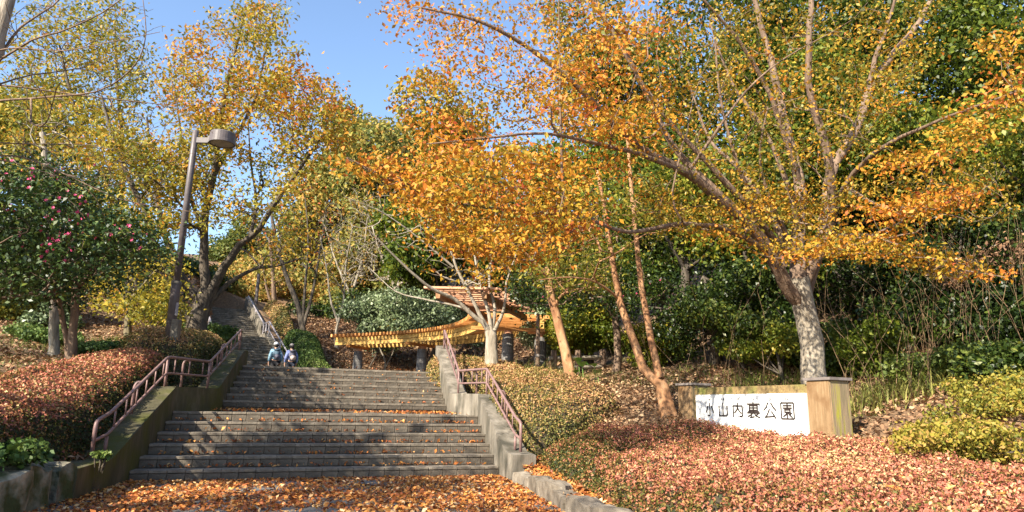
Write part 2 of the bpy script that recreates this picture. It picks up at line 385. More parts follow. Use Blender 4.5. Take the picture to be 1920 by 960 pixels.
# ------------------------------------------------------------------ terrain
def su(u, v, z): p = S(u, v); return (p[0], p[1], z)
CTRL = [(0.4, 10.6, .2), (1.3, 7.6, .1), (2.2, 5.2, .05), (3, 3, .05), (4, 1, .05), (1, 0, 0), (-2, 0, 0), (-2, -6, 0), (-2, 7, 0), (-1.5, 9.5, 0), (-3.5, 4, 0),
        (3.0, 11.0, .70), (4.2, 8.7, .5), (3.6, 9.8, .58), (4.9, 11, 1.05), (2.58, 11.5, .9), (1.33, 14.5, 1.45), (2.65, 17, 1.9), (5.5, 9.2, 1.15), (4.9, 8, .60), (5.2, 6.6, .42), (3.6, 5, .12), (2.0, 13, 1.15),
        (4.8, 14, 1.85), (7.5, 13, 2.4), (8.5, 10, 2.2), (8, 7, 1.7), (10, 4, 1.7), (6, 4, .42),
        (8, 18, 4), (12, 14, 4.8), (14, 10, 5.0), (5, 20, 3.2), (10, 24, 7.5), (18, 20, 9.5), (20, 10, 8.5), (3, 24, 2.6), (6, 28, 5.5), (14, 32, 12), (25, 30, 16), (3, 32, 4.8), (25, 0, 8),
        su(5.6, -.4, .22), su(5.6, 0, .35), su(5.5, 2, 1.05), su(5.4, 3.5, 1.22), su(5.3, 5.9, 1.8),
        (-1.3, 17, 1.75), (0, 16, 1.5), (.6, 15.2, 1.4), (-3, 17, 1.8), (-1, 19.5, 1.83), (1, 20, 1.9), (-4, 22, 1.83), (-7, 24, 1.83), (-8, 20, 1.95), (-2, 26, 1.85), (-6, 28, 1.85),
        (-8.3, 31, 2.6), (-5, 31, 2.2), (-1, 30, 2.6), (-9, 36, 4.2), (-8.5, 40, 5.8), (-5, 36, 4.0), (-4, 40, 5.7), (0, 36, 5.2), (-8, 50, 9.5), (0, 50, 12), (10, 50, 17),
        su(-.5, -.8, .36), su(-.5, 0, .5), su(-.5, 2, 1.15), su(-.3, 3.3, 1.25), su(-.3, 6, 1.9),
        (-4.85, 7, .33), (-4.4, 5.5, .33), (-5, 3, .35), (-6, 7, .55), (-5.7, 11, 1.1), (-6.5, 13, 1.7), (-7.6, 12, 1.58), (-9.3, 14, 1.85), (-12, 12, 1.95), (-9.25, 20, 2.75), (-8.3, 18, 2.25), (-13, 20, 3.3),
        (-15, 26, 4.9), (-12, 26, 3.6), (-18, 14, 3), (-20, 5, 2), (-10, 5, 1.2), (-8, 0, .8), (-20, 30, 6.8), (-15.5, 36, 7), (-25, 40, 10), (-17.5, 42, 7.8),
        (-10, 32, 3.4), (-12.5, 36.5, 5.3), (-14.5, 39.5, 6.3), (-11.9, 28.5, 2.4), (-13.9, 32, 4), (-20, 46, 8.5), (-14, 45, 7.2),
        (-40, 60, 15), (0, 80, 22), (40, 60, 27), (-60, 20, 9), (60, 20, 20), (0, -40, 0), (-40, -20, 0), (40, -20, 5), (-40, 120, 24), (60, 120, 34)]
CT = np.array(CTRL)
def _tps(r2): return np.where(r2 > 1e-12, r2 * np.log(np.maximum(r2, 1e-12)), 0)
_n = len(CT)
_K = _tps(((CT[:, None, :2] - CT[None, :, :2]) ** 2).sum(-1)) + np.eye(_n) * 0.6
_A = np.zeros((_n + 3, _n + 3)); _A[:_n, :_n] = _K; _A[:_n, _n] = 1; _A[:_n, _n + 1:] = CT[:, :2]; _A[_n, :_n] = 1; _A[_n + 1:, :_n] = CT[:, :2].T
_W = np.linalg.solve(_A, np.concatenate([CT[:, 2], np.zeros(3)]))
def ground_h(x, y):
    x = np.clip(np.asarray(x, float), -70, 70); y = np.clip(np.asarray(y, float), -45, 130)
    shp = x.shape
    p = np.stack([x.ravel(), y.ravel()], 1)
    out = np.empty(len(p))
    for i in range(0, len(p), 20000):
        q = p[i:i + 20000]
        out[i:i + 20000] = _tps(((q[:, None, :] - CT[None, :, :2]) ** 2).sum(-1)) @ _W[:_n] + _W[_n] + q @ _W[_n + 1:]
    return np.clip(out.reshape(shp), -0.5, 40)
def gz(x, y): return float(ground_h(np.array([x]), np.array([y]))[0])

def inpoly(x, y, poly):
    x = np.asarray(x); y = np.asarray(y)
    c = np.zeros(x.shape, bool); n = len(poly)
    for i in range(n):
        x0, y0 = poly[i][:2]; x1, y1 = poly[(i + 1) % n][:2]
        hit = ((y0 > y) != (y1 > y)) & (x < (x1 - x0) * (y - y0) / ((y1 - y0) if y1 != y0 else 1e-9) + x0)
        c ^= hit
    return c
def polydist(x, y, poly):
    d = np.full(np.asarray(x).shape, 1e9); n = len(poly)
    for i in range(n):
        a = np.array(poly[i][:2], float); b = np.array(poly[(i + 1) % n][:2], float); ab = b - a
        t = np.clip(((x - a[0]) * ab[0] + (y - a[1]) * ab[1]) / max(ab @ ab, 1e-9), 0, 1)
        d = np.minimum(d, np.hypot(x - a[0] - t * ab[0], y - a[1] - t * ab[1]))
    return d

_pr = S(W1, -.9); _pl = S(0, -.9)
PATH = [(-4.62, 7.55), (-4.5, 6.9), (-4.3, 6.0), (-4.05, 4.6), (-3.9, 3), (-3.9, -12), (4.2, -12), (1.9, 1.5), (1.0, 4.7), (.72, 6.4), (.50, 7.9), (.20, 9.9), tuple(S(5.16, -.3)[:2]), tuple(S(5.16, .3)[:2]), tuple(S(-.0, .3)[:2]), tuple(S(-.02, -.9)[:2])]
PLAZA = [tuple(S(UL2 - .1, V2 + 6 * T2)[:2]), tuple(S(UR2 + .1, V2 + 6 * T2)[:2]), (-1.4, 18.6), (1.6, 19), (1.2, 24), (-2, 27.5), (-7.5, 28.7), (-11.4, 27.5), (-10, 22)]

def terrain_z(x, y):
    h = ground_h(x, y)
    u, v = to_uv(x, y)
    foot = (u > -.15) & (u < W1 + .15) & (v > -.5) & (v < 6.0)
    h = np.where(foot, np.minimum(h, -0.25), h)
    foot2 = (u > 0.3) & (u < UR2 + .15) & (v > 3.2) & (v < 5.9)
    h = np.where(foot2, np.minimum(h, 0.3), h)
    h = np.where(inpoly(x, y, PATH) | inpoly(x + .26, y, PATH) | inpoly(x - .2, y, PATH), np.minimum(h, -0.06), h)
    pz = inpoly(x, y, PLAZA)
    h = np.where(pz, PLAZA_Z - 0.05, h)
    dx = x - F3[0]; dy = y - F3[1]
    vv = dx * D3[0] + dy * D3[1]; uu = dx * E3[0] + dy * E3[1]
    m = (vv > -.2) & (vv < 13.2) & (uu < .25) & (uu > -W3 - .25)
    st = PLAZA_Z + np.clip(vv, 0, 13) * 0.33 - .5
    return np.where(m, np.minimum(h, st), h)

def axis_vals(lo, hi, a, b, fine, n):
    mid = np.arange(a, b + 1e-6, fine)
    k = np.linspace(0, 1, n)[1:]
    return np.concatenate([(a - (a - lo) * (k ** 2.2))[::-1], mid, b + (hi - b) * (k ** 2.2)])
gx = axis_vals(-600, 600, -19, 15, 0.22, 30); gy = axis_vals(-300, 900, -2, 44, 0.24, 30)
XX, YY = np.meshgrid(gx, gy)
ZZ = terrain_z(XX, YY)
g0 = rs(3)
ZZ = ZZ + np.where(ZZ > 0.25, 0.025, 0.004) * g0.normal(size=ZZ.shape)
nx, ny = len(gx), len(gy)
idx = np.arange(nx * ny).reshape(ny, nx)
tf = np.stack([idx[:-1, :-1], idx[:-1, 1:], idx[1:, 1:], idx[1:, :-1]], -1).reshape(-1, 4)
tag(put('ground', np.stack([XX, YY, ZZ], -1).reshape(-1, 3), tf, 'soil', smooth=True), kind='structure')
def flat(name, poly, z, mat):
    return tag(put(name, [(x, y, z) for x, y in poly], [tuple(range(len(poly)))], mat), kind='structure')
flat('path', PATH, 0.0, 'asphalt')
flat('plaza', PLAZA, PLAZA_Z, 'asphalt')
#@@SETTING

# ------------------------------------------------------------------ lower stairs, with every facing block
def block_mesh(w, h, d, seed, mat='block'):
    """bevelled block: x along the edge, y into the step, z up"""
    bm = bmesh.new()
    bmesh.ops.create_cube(bm, size=1)
    g = rs(seed)
    for v in bm.verts:
        v.co.x *= w; v.co.y *= d; v.co.z *= h
        v.co += Vector(g.uniform(-.0025, .0025, 3))
    bmesh.ops.bevel(bm, geom=list(bm.edges), offset=0.006, segments=1, affect='EDGES')
    me = bpy.data.meshes.new('block'); bm.to_mesh(me); bm.free()
    me.materials.append(MAT[mat])
    return me

def flight(name, label, u0, u1, v0, z0, n, rise, tread, bw, depth_last, kids):
    root = thing(name, S((u0 + u1) / 2, v0, z0), label, 'stairs')
    nos = 0.045
    bms = [block_mesh(bw - .005, rise - nos - .004, .06, k) for k in range(4)]
    ems = [block_mesh(bw - .004, nos - .004, .30, k + 9, 'edge_block') for k in range(4)]
    g = rs(n)
    for i in range(n):
        zt = z0 + (i + 1) * rise
        va = v0 + i * tread
        vb = va + tread + .05 if i < n - 1 else va + depth_last
        m = MB()
        a, b, c, d = S(u0, va + .035), S(u1, va + .035), S(u1, vb), S(u0, vb)
        m.prism([p[:2] for p in (a, b, c, d)], z0 - .3 if i else z0 - .2, zt - .004)
        st = m.put('step', 'step', root)
        off = g.uniform(0, bw)
        k = int((u1 - u0) / bw)
        for j in range(k):
            uc = u0 + (j + .5) * (u1 - u0) / k
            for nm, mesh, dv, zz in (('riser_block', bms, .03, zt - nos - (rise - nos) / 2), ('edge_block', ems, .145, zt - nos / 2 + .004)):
                if nm not in kids: continue
                o = bpy.data.objects.new(nm, mesh[g.randint(4)])
                col.objects.link(o); o.parent = st
                p = S(uc, va, zz) + AV0 * (dv + g.uniform(-.003, .003)) - np.array(root.location)
                o.location = p; o.rotation_euler = (g.uniform(-.006, .006), g.uniform(-.006, .006), TH)
                o.scale = ((u1 - u0) / k / bw, 1, 1)
        if 'edge_block' not in kids:
            m = MB(); a, b, c, d = S(u0, va - .008), S(u1, va - .008), S(u1, va + .28), S(u0, va + .28)
            m.prism([p[:2] for p in (a, b, c, d)], zt - nos, zt)
            m.put('edge_strip', 'edge_block', st)
    return root
flight('lower_stairs', 'wide lower stair flight of weathered grey blocks rising from the leafy path', 0.0, W1, 0, 0, N1, R1, T1, 0.215, 1.95, ('riser_block', 'edge_block'))
flight('middle_stairs', 'narrower second stair flight above the landing, up to the plaza', UL2, UR2, V2, Z2, N2, R2, T2, 0.24, .6, ('riser_block',))

# upper stairs, far
root = thing('upper_stairs', F3, 'long distant stair flight climbing away at the left behind the two walkers', 'stairs')
v = 0.0; z = PLAZA_Z; UP = []
for k in range(32):
    if k == 17:
        v += 1.3
    z1 = z + 0.138
    m = MB()
    a = F3 + D3 * v - E3 * W3; b = F3 + D3 * v; c = b + D3 * (1.75 if k == 16 else 3.0 if k == 31 else .40); d = a + D3 * (1.75 if k == 16 else 3.0 if k == 31 else .40)
    m.prism([p[:2] for p in (a, b, c, d)], z1 - .6, z1)
    st = m.put('step', 'step', root)
    m = MB(); n_ = D3 * .10
    m.prism([p[:2] for p in (a - D3 * .012, b - D3 * .012, b + n_, a + n_)], z1 - .05, z1 + .004)
    m.put('edge_strip', 'wall', st)
    UP.append((v, z1)); z = z1; v += 0.345
V3END = v; Z3END = z

# ------------------------------------------------------------------ stair walls
def wall_run(m, side, prof, th=.36):
    """prof: (u, v, top z) along the inner face; the wall stands outside it"""
    for (ua, va, za), (ub, vb, zb) in zip(prof[:-1], prof[1:]):
        a, b = S(ua, va), S(ub, vb)
        t = (b - a)[:2]; t /= np.linalg.norm(t)
        nrm = np.array([-t[1], t[0]]) * (1 if side == 'l' else -1) * th
        # outer points offset along the step edge so neighbours share corners
        oa = a + EV * (-th if side == 'l' else th); ob = b + EV * (-th if side == 'l' else th)
        lo = min(0, za) - .3
        ring = [a[:2], b[:2], ob[:2], oa[:2]]; zt = [za, zb, zb, za]
        if side != 'l':
            pass
        else:
            ring = [a[:2], b[:2], ob[:2], oa[:2]]
        ar = sum(ring[i][0] * ring[(i + 1) % 4][1] - ring[(i + 1) % 4][0] * ring[i][1] for i in range(4))
        if ar < 0: ring = ring[::-1]; zt = zt[::-1]
        m.prism(ring, lo, zt)
PL = [(-.0, -1.85, .33), (-.0, -.75, .36), (0, 1.95, 1.29), (UL2, 3.05, 1.295), (UL2, 3.3, 1.33), (UL2, 5.75, 2.18), (UL2, 6.35, 2.24)]
PRR = [(W1, -.95, .38), (W1, -.45, .40), (W1, 1.98, 1.30), (UR2, 3.3, 1.32), (UR2, 3.5, 1.38), (UR2, 5.75, 2.42), (UR2, 6.2, 2.55)]
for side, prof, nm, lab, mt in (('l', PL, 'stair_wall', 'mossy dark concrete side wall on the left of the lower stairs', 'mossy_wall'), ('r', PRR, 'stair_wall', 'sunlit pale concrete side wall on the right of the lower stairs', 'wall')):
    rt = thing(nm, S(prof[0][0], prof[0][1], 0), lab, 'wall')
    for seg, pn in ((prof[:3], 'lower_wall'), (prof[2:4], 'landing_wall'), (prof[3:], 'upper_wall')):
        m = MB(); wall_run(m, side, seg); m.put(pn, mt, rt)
    # thin coping on top of the slope
# upper stairs' right wall (stepped) and low left wall
rt = thing('stair_wall', F3 + E3 * .1, 'distant pale concrete wall along the right side of the upper stairs', 'wall')
for (va, vb, dz) in ((2.0, 4.3, .18), (4.3, 5.9, .25), (5.9, 7.2, .35), (7.2, 9.8, .45), (9.8, V3END + .6, .5)):
    m = MB()
    za = PLAZA_Z + .4 * va * .96 + dz - (0.15 if va > 6 else 0); zb = PLAZA_Z + .4 * vb * .96 + dz - (0.15 if va > 6 else 0)
    a, b = F3 + D3 * va + E3 * .02, F3 + D3 * vb + E3 * .02
    if abs(va - 5.9) < .01: zb = za
    m.prism([p[:2] for p in (a, a + E3 * .3, b + E3 * .3, b)], 1.2, [za, za, zb, zb])
    m.put('wall_section', 'wall', rt)

# ------------------------------------------------------------------ handrails
def handrail(label, pts_top, drop, posts, bal, mat, r=.024, hooks=()):
    rt = thing('handrail', pts_top[0] - np.array([0, 0, .5]), label, 'handrail')
    def path(ps):
        out = []
        for i, q in enumerate(ps):
            if 0 < i < len(ps) - 1:
                a = ps[i - 1] - q; b = ps[i + 1] - q
                k = min(.09, np.linalg.norm(a) * .4, np.linalg.norm(b) * .4)
                a = a / np.linalg.norm(a) * k; b = b / np.linalg.norm(b) * k
                out += [q + a, q + a * .35 + b * .35 * .3, q + b * .35 + a * .35 * .3, q + b]
            else: out.append(q)
        return out
    m = MB(); m.tube(path(pts_top), r, 8); m.put('top_rail', mat, rt, smooth=True)
    low = drop
    m = MB(); m.tube(path(low), r * .8, 8); m.put('lower_rail', mat, rt, smooth=True)
    for (a, b) in posts:
        m = MB(); m.tube([a, b], r * .95, 8); m.put('post', mat, rt, smooth=True)
    for (a, b) in bal:
        m = MB(); m.tube([a, b], r * .5, 6); m.put('baluster', mat, rt, smooth=True)
    for h in hooks:
        m = MB(); m.tube(path(h), r * .9, 8); m.put('support_arm', mat, rt, smooth=True)
    return rt
Z3 = lambda p, dz: np.array([p[0], p[1], p[2] + dz])
def stair_rail(label, du, prof, mat):
    """prof: wall-top points (u, v, z) rail runs over, first is the lower end"""
    w = [S(u + du, v, z) for u, v, z in prof]
    H, Lh = .47, .21
    top = [Z3(w[0], .02), Z3(w[0], H - .03), Z3(w[1], H)] + [Z3(q, H) for q in w[2:]]
    top += [Z3(w[-1], Lh)]
    low = [Z3(w[0], Lh)] + [Z3(q, Lh) for q in w[1:]]
    posts, bal, hooks = [], [], []
    for i in range(1, len(w) - 1):
        n = max(1, int(np.linalg.norm(w[i + 1] - w[i]) / .42))
        for k in range(n):
            q = w[i] + (w[i + 1] - w[i]) * (k + .5) / n
            bal.append((Z3(q, Lh), Z3(q, H)))
    for i in range(2, len(w)):
        q = w[i]; posts.append((Z3(q, -.02), Z3(q, H)))
    for i in range(2, len(w)):
        q = (w[i] + w[i - 1]) / 2
        sd = EV * (.10 if du > 0 else -.10)
        hooks.append([Z3(q + sd, -.05), Z3(q + sd, H - .08), Z3(q + sd * .7, H - .01), Z3(q, H - .02)])
    q = w[1]; hooks.append([Z3(q, -.02), Z3(q, Lh - .02)])
    return handrail(label, top, low, posts, bal, mat, hooks=hooks)
stair_rail('pinkish brown tube handrail on the mossy left stair wall', -.17, [(0, -.95, .36), (0, -.5, .42), (0, 1.95, 1.29), (UL2, 3.08, 1.30), (UL2, 6.2, 2.22)], 'rail')
stair_rail('pinkish brown tube handrail on the sunlit right stair wall', .17, [(W1, -.75, .39), (W1, -.40, .44), (W1, 1.98, 1.30), (UR2, 3.35, 1.32), (UR2, 5.9, 2.45)], 'rail')
def far_rail(label, off, prof):
    w = [F3 + D3 * v + E3 * off + np.array([0, 0, z - PLAZA_Z]) for v, z in prof]
    top = [Z3(q, .85) for q in w]; low = [Z3(q, .45) for q in w]
    posts = [(Z3(q, -.3), Z3(q, .85)) for q in w]
    for i in range(len(w) - 1):
        q = (w[i] + w[i + 1]) / 2; posts.append((Z3(q, -.3), Z3(q, .85)))
    handrail(label, top, low, posts, [], 'grey_rail', r=.035)
sl = lambda v: PLAZA_Z + .40 * v
far_rail('distant grey handrail up the right side of the upper stairs', .12, [(-.1, PLAZA_Z), (5.7, sl(5.7)), (7.1, sl(5.8)), (12.5, sl(11.1))])
far_rail('distant grey handrail up the left side of the upper stairs', -W3 - .1, [(.2, PLAZA_Z), (5.7, sl(5.7)), (7.1, sl(5.8)), (12.5, sl(11.1))])

# ------------------------------------------------------------------ street lamp
def lathe(prof, sides=24):
    """prof: list of (r, z)"""
    v = []; f = []
    for r, z in prof:
        for k in range(sides):
            a = 2 * math.pi * k / sides
            v.append((r * math.cos(a), r * math.sin(a), z))
    for i in range(len(prof) - 1):
        for k in range(sides):
            f.append((i * sides + k, i * sides + (k + 1) % sides, (i + 1) * sides + (k + 1) % sides, (i + 1) * sides + k))
    f.append(tuple(range(sides - 1, -1, -1))); f.append(tuple((len(prof) - 1) * sides + k for k in range(sides)))
    return np.array(v), f
def put_lathe(name, prof, at, mat, parent, sides=24, smooth=False):
    v, f = lathe(prof, sides)
    o = put(name, v + np.asarray(at), f, mat, parent)
    if smooth:
        for p in o.data.polygons:
            if len(p.vertices) == 4: p.use_smooth = True
    return o
LB = P(313, 672, 13.0); LX, LY, LZ = LB[0], LB[1], LB[2] - .25
LT = P(367, 245, 13.0)[2]
lamp = thing('street_lamp', (LX, LY, LZ), 'tall grey brown street lamp with a drum shaped head behind the left hedge', 'street lamp')
zj = P(330, 532, 13.0)[2]
o_ = (LX, LY, 0)
put_lathe('lower_pole', [(.092, LZ), (.088, zj - .02), (.088, zj)], o_, 'lamp', lamp, smooth=True)
put_lathe('pole_collar', [(.097, zj - .01), (.097, zj + .035), (.07, zj + .05)], o_, 'lamp_box', lamp)
put_lathe('upper_pole', [(.064, zj), (.060, LT - .012), (.05, LT)], o_, 'lamp', lamp, smooth=True)
m = MB(); m.box((LX + .19, LY, LT - .21), (.30, .07, .11)); m.put('lamp_arm', 'lamp', lamp)
hx = LX + .56; hz = LT - .17
hd = put_lathe('lamp_head', [(.20, hz + .125), (.235, hz + .12), (.246, hz + .10), (.246, hz - .055), (.254, hz - .06), (.254, hz - .11), (.225, hz - .112), (.222, hz - .08)][::-1], (hx, LY, 0), 'lamp', lamp, 32, smooth=False)
put_lathe('lamp_lens', [(.218, hz - .10), (.21, hz - .085)], (hx, LY, 0), 'lens', hd, 32)
m = MB(); m.box((hx - .258, LY, hz - .02), (.05, .10, .13)); m.put('lamp_socket', 'lamp', hd)
bz0, bz1 = P(322, 656, 13)[2], P(330, 600, 13)[2]
m = MB(); m.box((LX + .12, LY - .05, (bz0 + bz1) / 2), (.13, .13, bz1 - bz0)); bx = m.put('junction_box', 'lamp_box', lamp)
m = MB(); m.box((LX + .19, LY - .05, (bz0 + bz1) / 2), (.012, .11, bz1 - bz0 - .05)); m.put('box_door', 'lamp_box', bx)
p1, p2 = P(331, 592, 13)[2], P(331, 568, 13)[2]
m = MB(); m.box((LX + .10, LY - .06, (p1 + p2) / 2), (.05, .02, p2 - p1)); m.put('number_plate', 'grey_rail', lamp)
for zz in (bz0 + .08, bz1 - .06):
    put_lathe('box_strap', [(.096, zz), (.096, zz + .03)], o_, 'lamp_box', lamp)

# far pole by the upper stairs
q = P(478, 588, 42)
pl = thing('dark_pole', (q[0], q[1], q[2] - 1.0), 'thin dark pole standing at the far top of the upper stairs', 'pole')
put_lathe('shaft', [(.12, q[2] - 1), (.10, P(480, 508, 42)[2])], (q[0], q[1], 0), 'lamp', pl, 10)
put_lathe('pole_base', [(.19, q[2] - 1), (.17, q[2] - .5)], (q[0], q[1], 0), 'lamp', pl, 10)

# ------------------------------------------------------------------ park sign
SL = np.array([3.045, 11.30, 0]); SR = np.array([3.975, 9.25, 0])
SD = (SR - SL) / np.linalg.norm(SR - SL)               # towards the near, right end
SN = np.array([SD[1], -SD[0], 0])                       # outward normal: left and towards the camera
SLEN = np.linalg.norm(SR - SL)
def SP(s, h, out=0.0): return SL + SD * s + SN * out + np.array([0, 0, h])
def sbox(m, s0, s1, z0, z1, o0, o1):
    ring = [SP(s0, 0, o0), SP(s0, 0, o1), SP(s1, 0, o1), SP(s1, 0, o0)]
    ring = [(p[0], p[1]) for p in ring]
    ar = sum(ring[i][0] * ring[(i + 1) % 4][1] - ring[(i + 1) % 4][0] * ring[i][1] for i in range(4))
    if ar < 0: ring = ring[::-1]
    m.prism(ring, z0, z1)
sign = thing('park_sign', SP(SLEN / 2, .4), 'timber park entrance sign with white lettered board between two square pillars', 'sign')
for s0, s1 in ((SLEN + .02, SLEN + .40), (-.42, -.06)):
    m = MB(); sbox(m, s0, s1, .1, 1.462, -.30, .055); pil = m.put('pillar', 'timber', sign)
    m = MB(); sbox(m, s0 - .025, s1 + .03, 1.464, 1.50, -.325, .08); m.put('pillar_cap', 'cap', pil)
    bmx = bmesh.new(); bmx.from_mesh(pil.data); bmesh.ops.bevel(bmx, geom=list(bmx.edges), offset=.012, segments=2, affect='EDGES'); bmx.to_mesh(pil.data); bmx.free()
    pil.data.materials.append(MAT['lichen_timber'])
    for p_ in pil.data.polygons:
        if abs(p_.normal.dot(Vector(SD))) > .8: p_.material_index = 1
for k, (z0, z1) in enumerate(((.30, .715), (.72, 1.005), (1.01, 1.245), (1.25, 1.42))):
    m = MB(); sbox(m, -.058, SLEN + .018, z0, z1, -.20, -.002 - .004 * (k % 2)); m.put('sign_beam', 'mossy_timber', sign)
m = MB(); sbox(m, .0, SLEN - .015, .705, 1.305, .004, .03); board = m.put('name_board', 'board', sign)
GL = {
 'small': [[(50, 6), (51, 84), (46, 92), (32, 90)], [(30, 28), (24, 48), (12, 70)], [(68, 28), (76, 48), (88, 70)]],
 'mountain': [[(50, 6), (50, 90)], [(14, 26), (14, 82), (18, 91), (82, 91), (86, 82), (86, 26)]],
 'inside': [[(12, 96), (12, 28), (16, 24), (84, 24), (88, 28), (88, 84), (83, 93), (68, 92)], [(50, 4), (50, 26), (44, 48), (24, 70)], [(50, 36), (60, 54), (76, 72)]],
 'back': [[(50, 0), (50, 10)], [(6, 11), (94, 11)], [(20, 21), (80, 21), (80, 51), (20, 51), (20, 21)], [(20, 36), (80, 36)], [(50, 21), (50, 66)], [(12, 59), (88, 59)], [(5, 68), (95, 68)], [(46, 69), (30, 82), (8, 91)], [(33, 80), (33, 97), (24, 99)], [(24, 99), (54, 93)], [(54, 68), (66, 86), (94, 98)], [(86, 73), (68, 84)]],
 'public': [[(38, 6), (28, 30), (8, 50)], [(62, 6), (74, 28), (94, 50)], [(48, 46), (36, 70), (22, 92)], [(14, 93), (80, 88)], [(64, 60), (80, 82), (90, 98)]],
 'garden': [[(10, 4), (90, 4), (94, 8), (94, 92), (90, 96), (10, 96), (6, 92), (6, 8), (10, 4)], [(22, 20), (78, 20)], [(50, 11), (50, 34)], [(22, 34), (78, 34)], [(32, 44), (68, 44), (68, 58), (32, 58), (32, 44)], [(48, 58), (38, 72), (22, 82)], [(48, 66), (48, 88)], [(56, 62), (66, 76), (80, 86)], [(76, 64), (66, 71)]],
 'o': [[(15, 28), (70, 28)], [(38, 5), (38, 88), (20, 85), (18, 68), (60, 55), (82, 70), (70, 90)], [(72, 12), (88, 28)]],
 'ya': [[(10, 45), (60, 22), (85, 35), (70, 55)], [(50, 5), (58, 25)], [(28, 12), (52, 95)]],
 'ma': [[(15, 20), (85, 20)], [(18, 45), (82, 45)], [(52, 2), (52, 88), (28, 92), (22, 76), (52, 72), (86, 92)]],
 'u': [[(34, 6), (66, 16)], [(18, 42), (60, 30), (80, 48), (66, 80), (36, 98)]],
 'chi': [[(15, 25), (82, 25)], [(46, 4), (26, 62), (62, 48), (84, 66), (66, 90), (36, 95)]],
 'ra': [[(38, 5), (64, 18)], [(28, 30), (22, 68), (60, 48), (84, 66), (66, 90), (32, 95)]],
 'ko': [[(22, 18), (76, 18), (60, 30)], [(20, 66), (26, 84), (84, 84)]],
 'e': [[(38, 4), (62, 14)], [(20, 34), (74, 32), (18, 94)], [(46, 60), (60, 92), (90, 90)]],
 'n': [[(52, 4), (12, 96), (40, 56), (54, 62), (58, 92), (92, 70)]],
}
def glyph(m, key, s0, s1, ztop, zbot, wid):
    for st in GL[key]:
        pts = [(s0 + (s1 - s0) * x / 100, ztop + (zbot - ztop) * y / 100) for x, y in st]
        for (a, b) in zip(pts[:-1], pts[1:]):
            d = np.array(b) - np.array(a); L = np.linalg.norm(d)
            if L < 1e-6: continue
            d /= L; n = np.array([-d[1], d[0]]) * wid / 2; e = d * wid * .42
            qs = [np.array(a) - e + n, np.array(a) - e - n, np.array(b) + e - n, np.array(b) + e + n]
            vs = [SP(q_[0], q_[1], .0302) for q_ in qs] + [SP(q_[0], q_[1], .034) for q_ in qs]
            m.add(vs, [(4, 5, 6, 7), (0, 1, 5, 4), (1, 2, 6, 5), (2, 3, 7, 6), (3, 0, 4, 7)])
def at_px(px):
    """distance along the board seen at pixel column px"""
    lo, hi = 0.0, SLEN
    for _ in range(40):
        mid = (lo + hi) / 2; w = SP(mid, 1.0, .03) - _C
        x = 960 + FPX * (w @ _R) / (w @ _F)
        lo, hi = (mid, hi) if x < px else (lo, mid)
    return (lo + hi) / 2
ZT, ZB = 1.185, .965
for key, a, b in (('small', 1322, 1341), ('mountain', 1346, 1367), ('inside', 1373, 1395), ('back', 1401, 1426), ('public', 1431, 1457), ('garden', 1464, 1491)):
    s0, s1 = at_px(a), at_px(b)
    m = MB(); glyph(m, key, s0, s1, ZT, ZB - (.012 if key == 'garden' else 0), .023); m.put('character', 'ink', board)
    kana = {'small': ['o'], 'mountain': ['ya', 'ma'], 'inside': ['u', 'chi'], 'back': ['u', 'ra'], 'public': ['ko', 'u'], 'garden': ['e', 'n']}[key]
    cw = .036; tot = len(kana) * cw * 1.15
    m = MB()
    for i, kk in enumerate(kana):
        c0 = (s0 + s1) / 2 - tot / 2 + i * cw * 1.15
        glyph(m, kk, c0, c0 + cw, 1.247, 1.212, .0045)
    m.put('reading_aid', 'ink', board)
for (pa, pb, z0, z1) in ((1316, 1321, .80, .93), (1326, 1331, .83, .92), (1478, 1488, .80, .89), (1496, 1502, .80, .90)):
    s0, s1 = at_px(pa), at_px(pb)
    m = MB()
    ring = [SP((s0 + s1) / 2 + (s1 - s0) / 2 * math.cos(t) * (1 + .2 * math.sin(3 * t)), (z0 + z1) / 2 + (z1 - z0) / 2 * math.sin(t), .0305) for t in np.linspace(0, 2 * math.pi, 13)[:-1]]
    ring2 = [p + SN * .0015 for p in ring]
    m.add(ring + ring2, [tuple(range(12, 24))] + [(i, (i + 1) % 12, 12 + (i + 1) % 12, 12 + i) for i in range(12)])
    m.put('printed_mark', 'mark', board)

# ------------------------------------------------------------------ edging stones and the left stone wall
def rock(name, c, size, rz, seed, mat, parent=None, sub=2, amp=.16):
    bm = bmesh.new(); bmesh.ops.create_cube(bm, size=1)
    bmesh.ops.subdivide_edges(bm, edges=list(bm.edges), cuts=sub, use_grid_fill=True)
    g = rs(seed); ph = g.uniform(0, 6, (3, 3)); cs, sn = math.cos(rz), math.sin(rz)
    out = []
    for v in bm.verts:
        p = np.array(v.co)
        r = np.linalg.norm(p); p = p * (1 - .28 * max(0, r - .52))
        p = p + amp * .25 * np.array([math.sin(7 * p[1] + ph[0, 0]) + math.sin(5 * p[2] + ph[0, 1]), math.sin(6 * p[0] + ph[1, 0]), math.sin(6 * p[0] + ph[2, 0]) * .8]) + g.uniform(-.02, .02, 3)
        p = p * np.array(size)
        out.append((c[0] + p[0] * cs - p[1] * sn, c[1] + p[0] * sn + p[1] * cs, c[2] + p[2]))
    bm.verts.ensure_lookup_table(); bm.verts.index_update()
    fs = [tuple(v.index for v in f.verts) for f in bm.faces]
    bm.free()
    return put(name, out, fs, mat, parent, loc=None if parent is not None else c)
EDGE = [(.08, 10.15), (.24, 9.35), (.36, 8.65), (.47, 7.85), (.58, 7.2), (.69, 6.45), (.84, 5.6), (1.0, 4.7)]
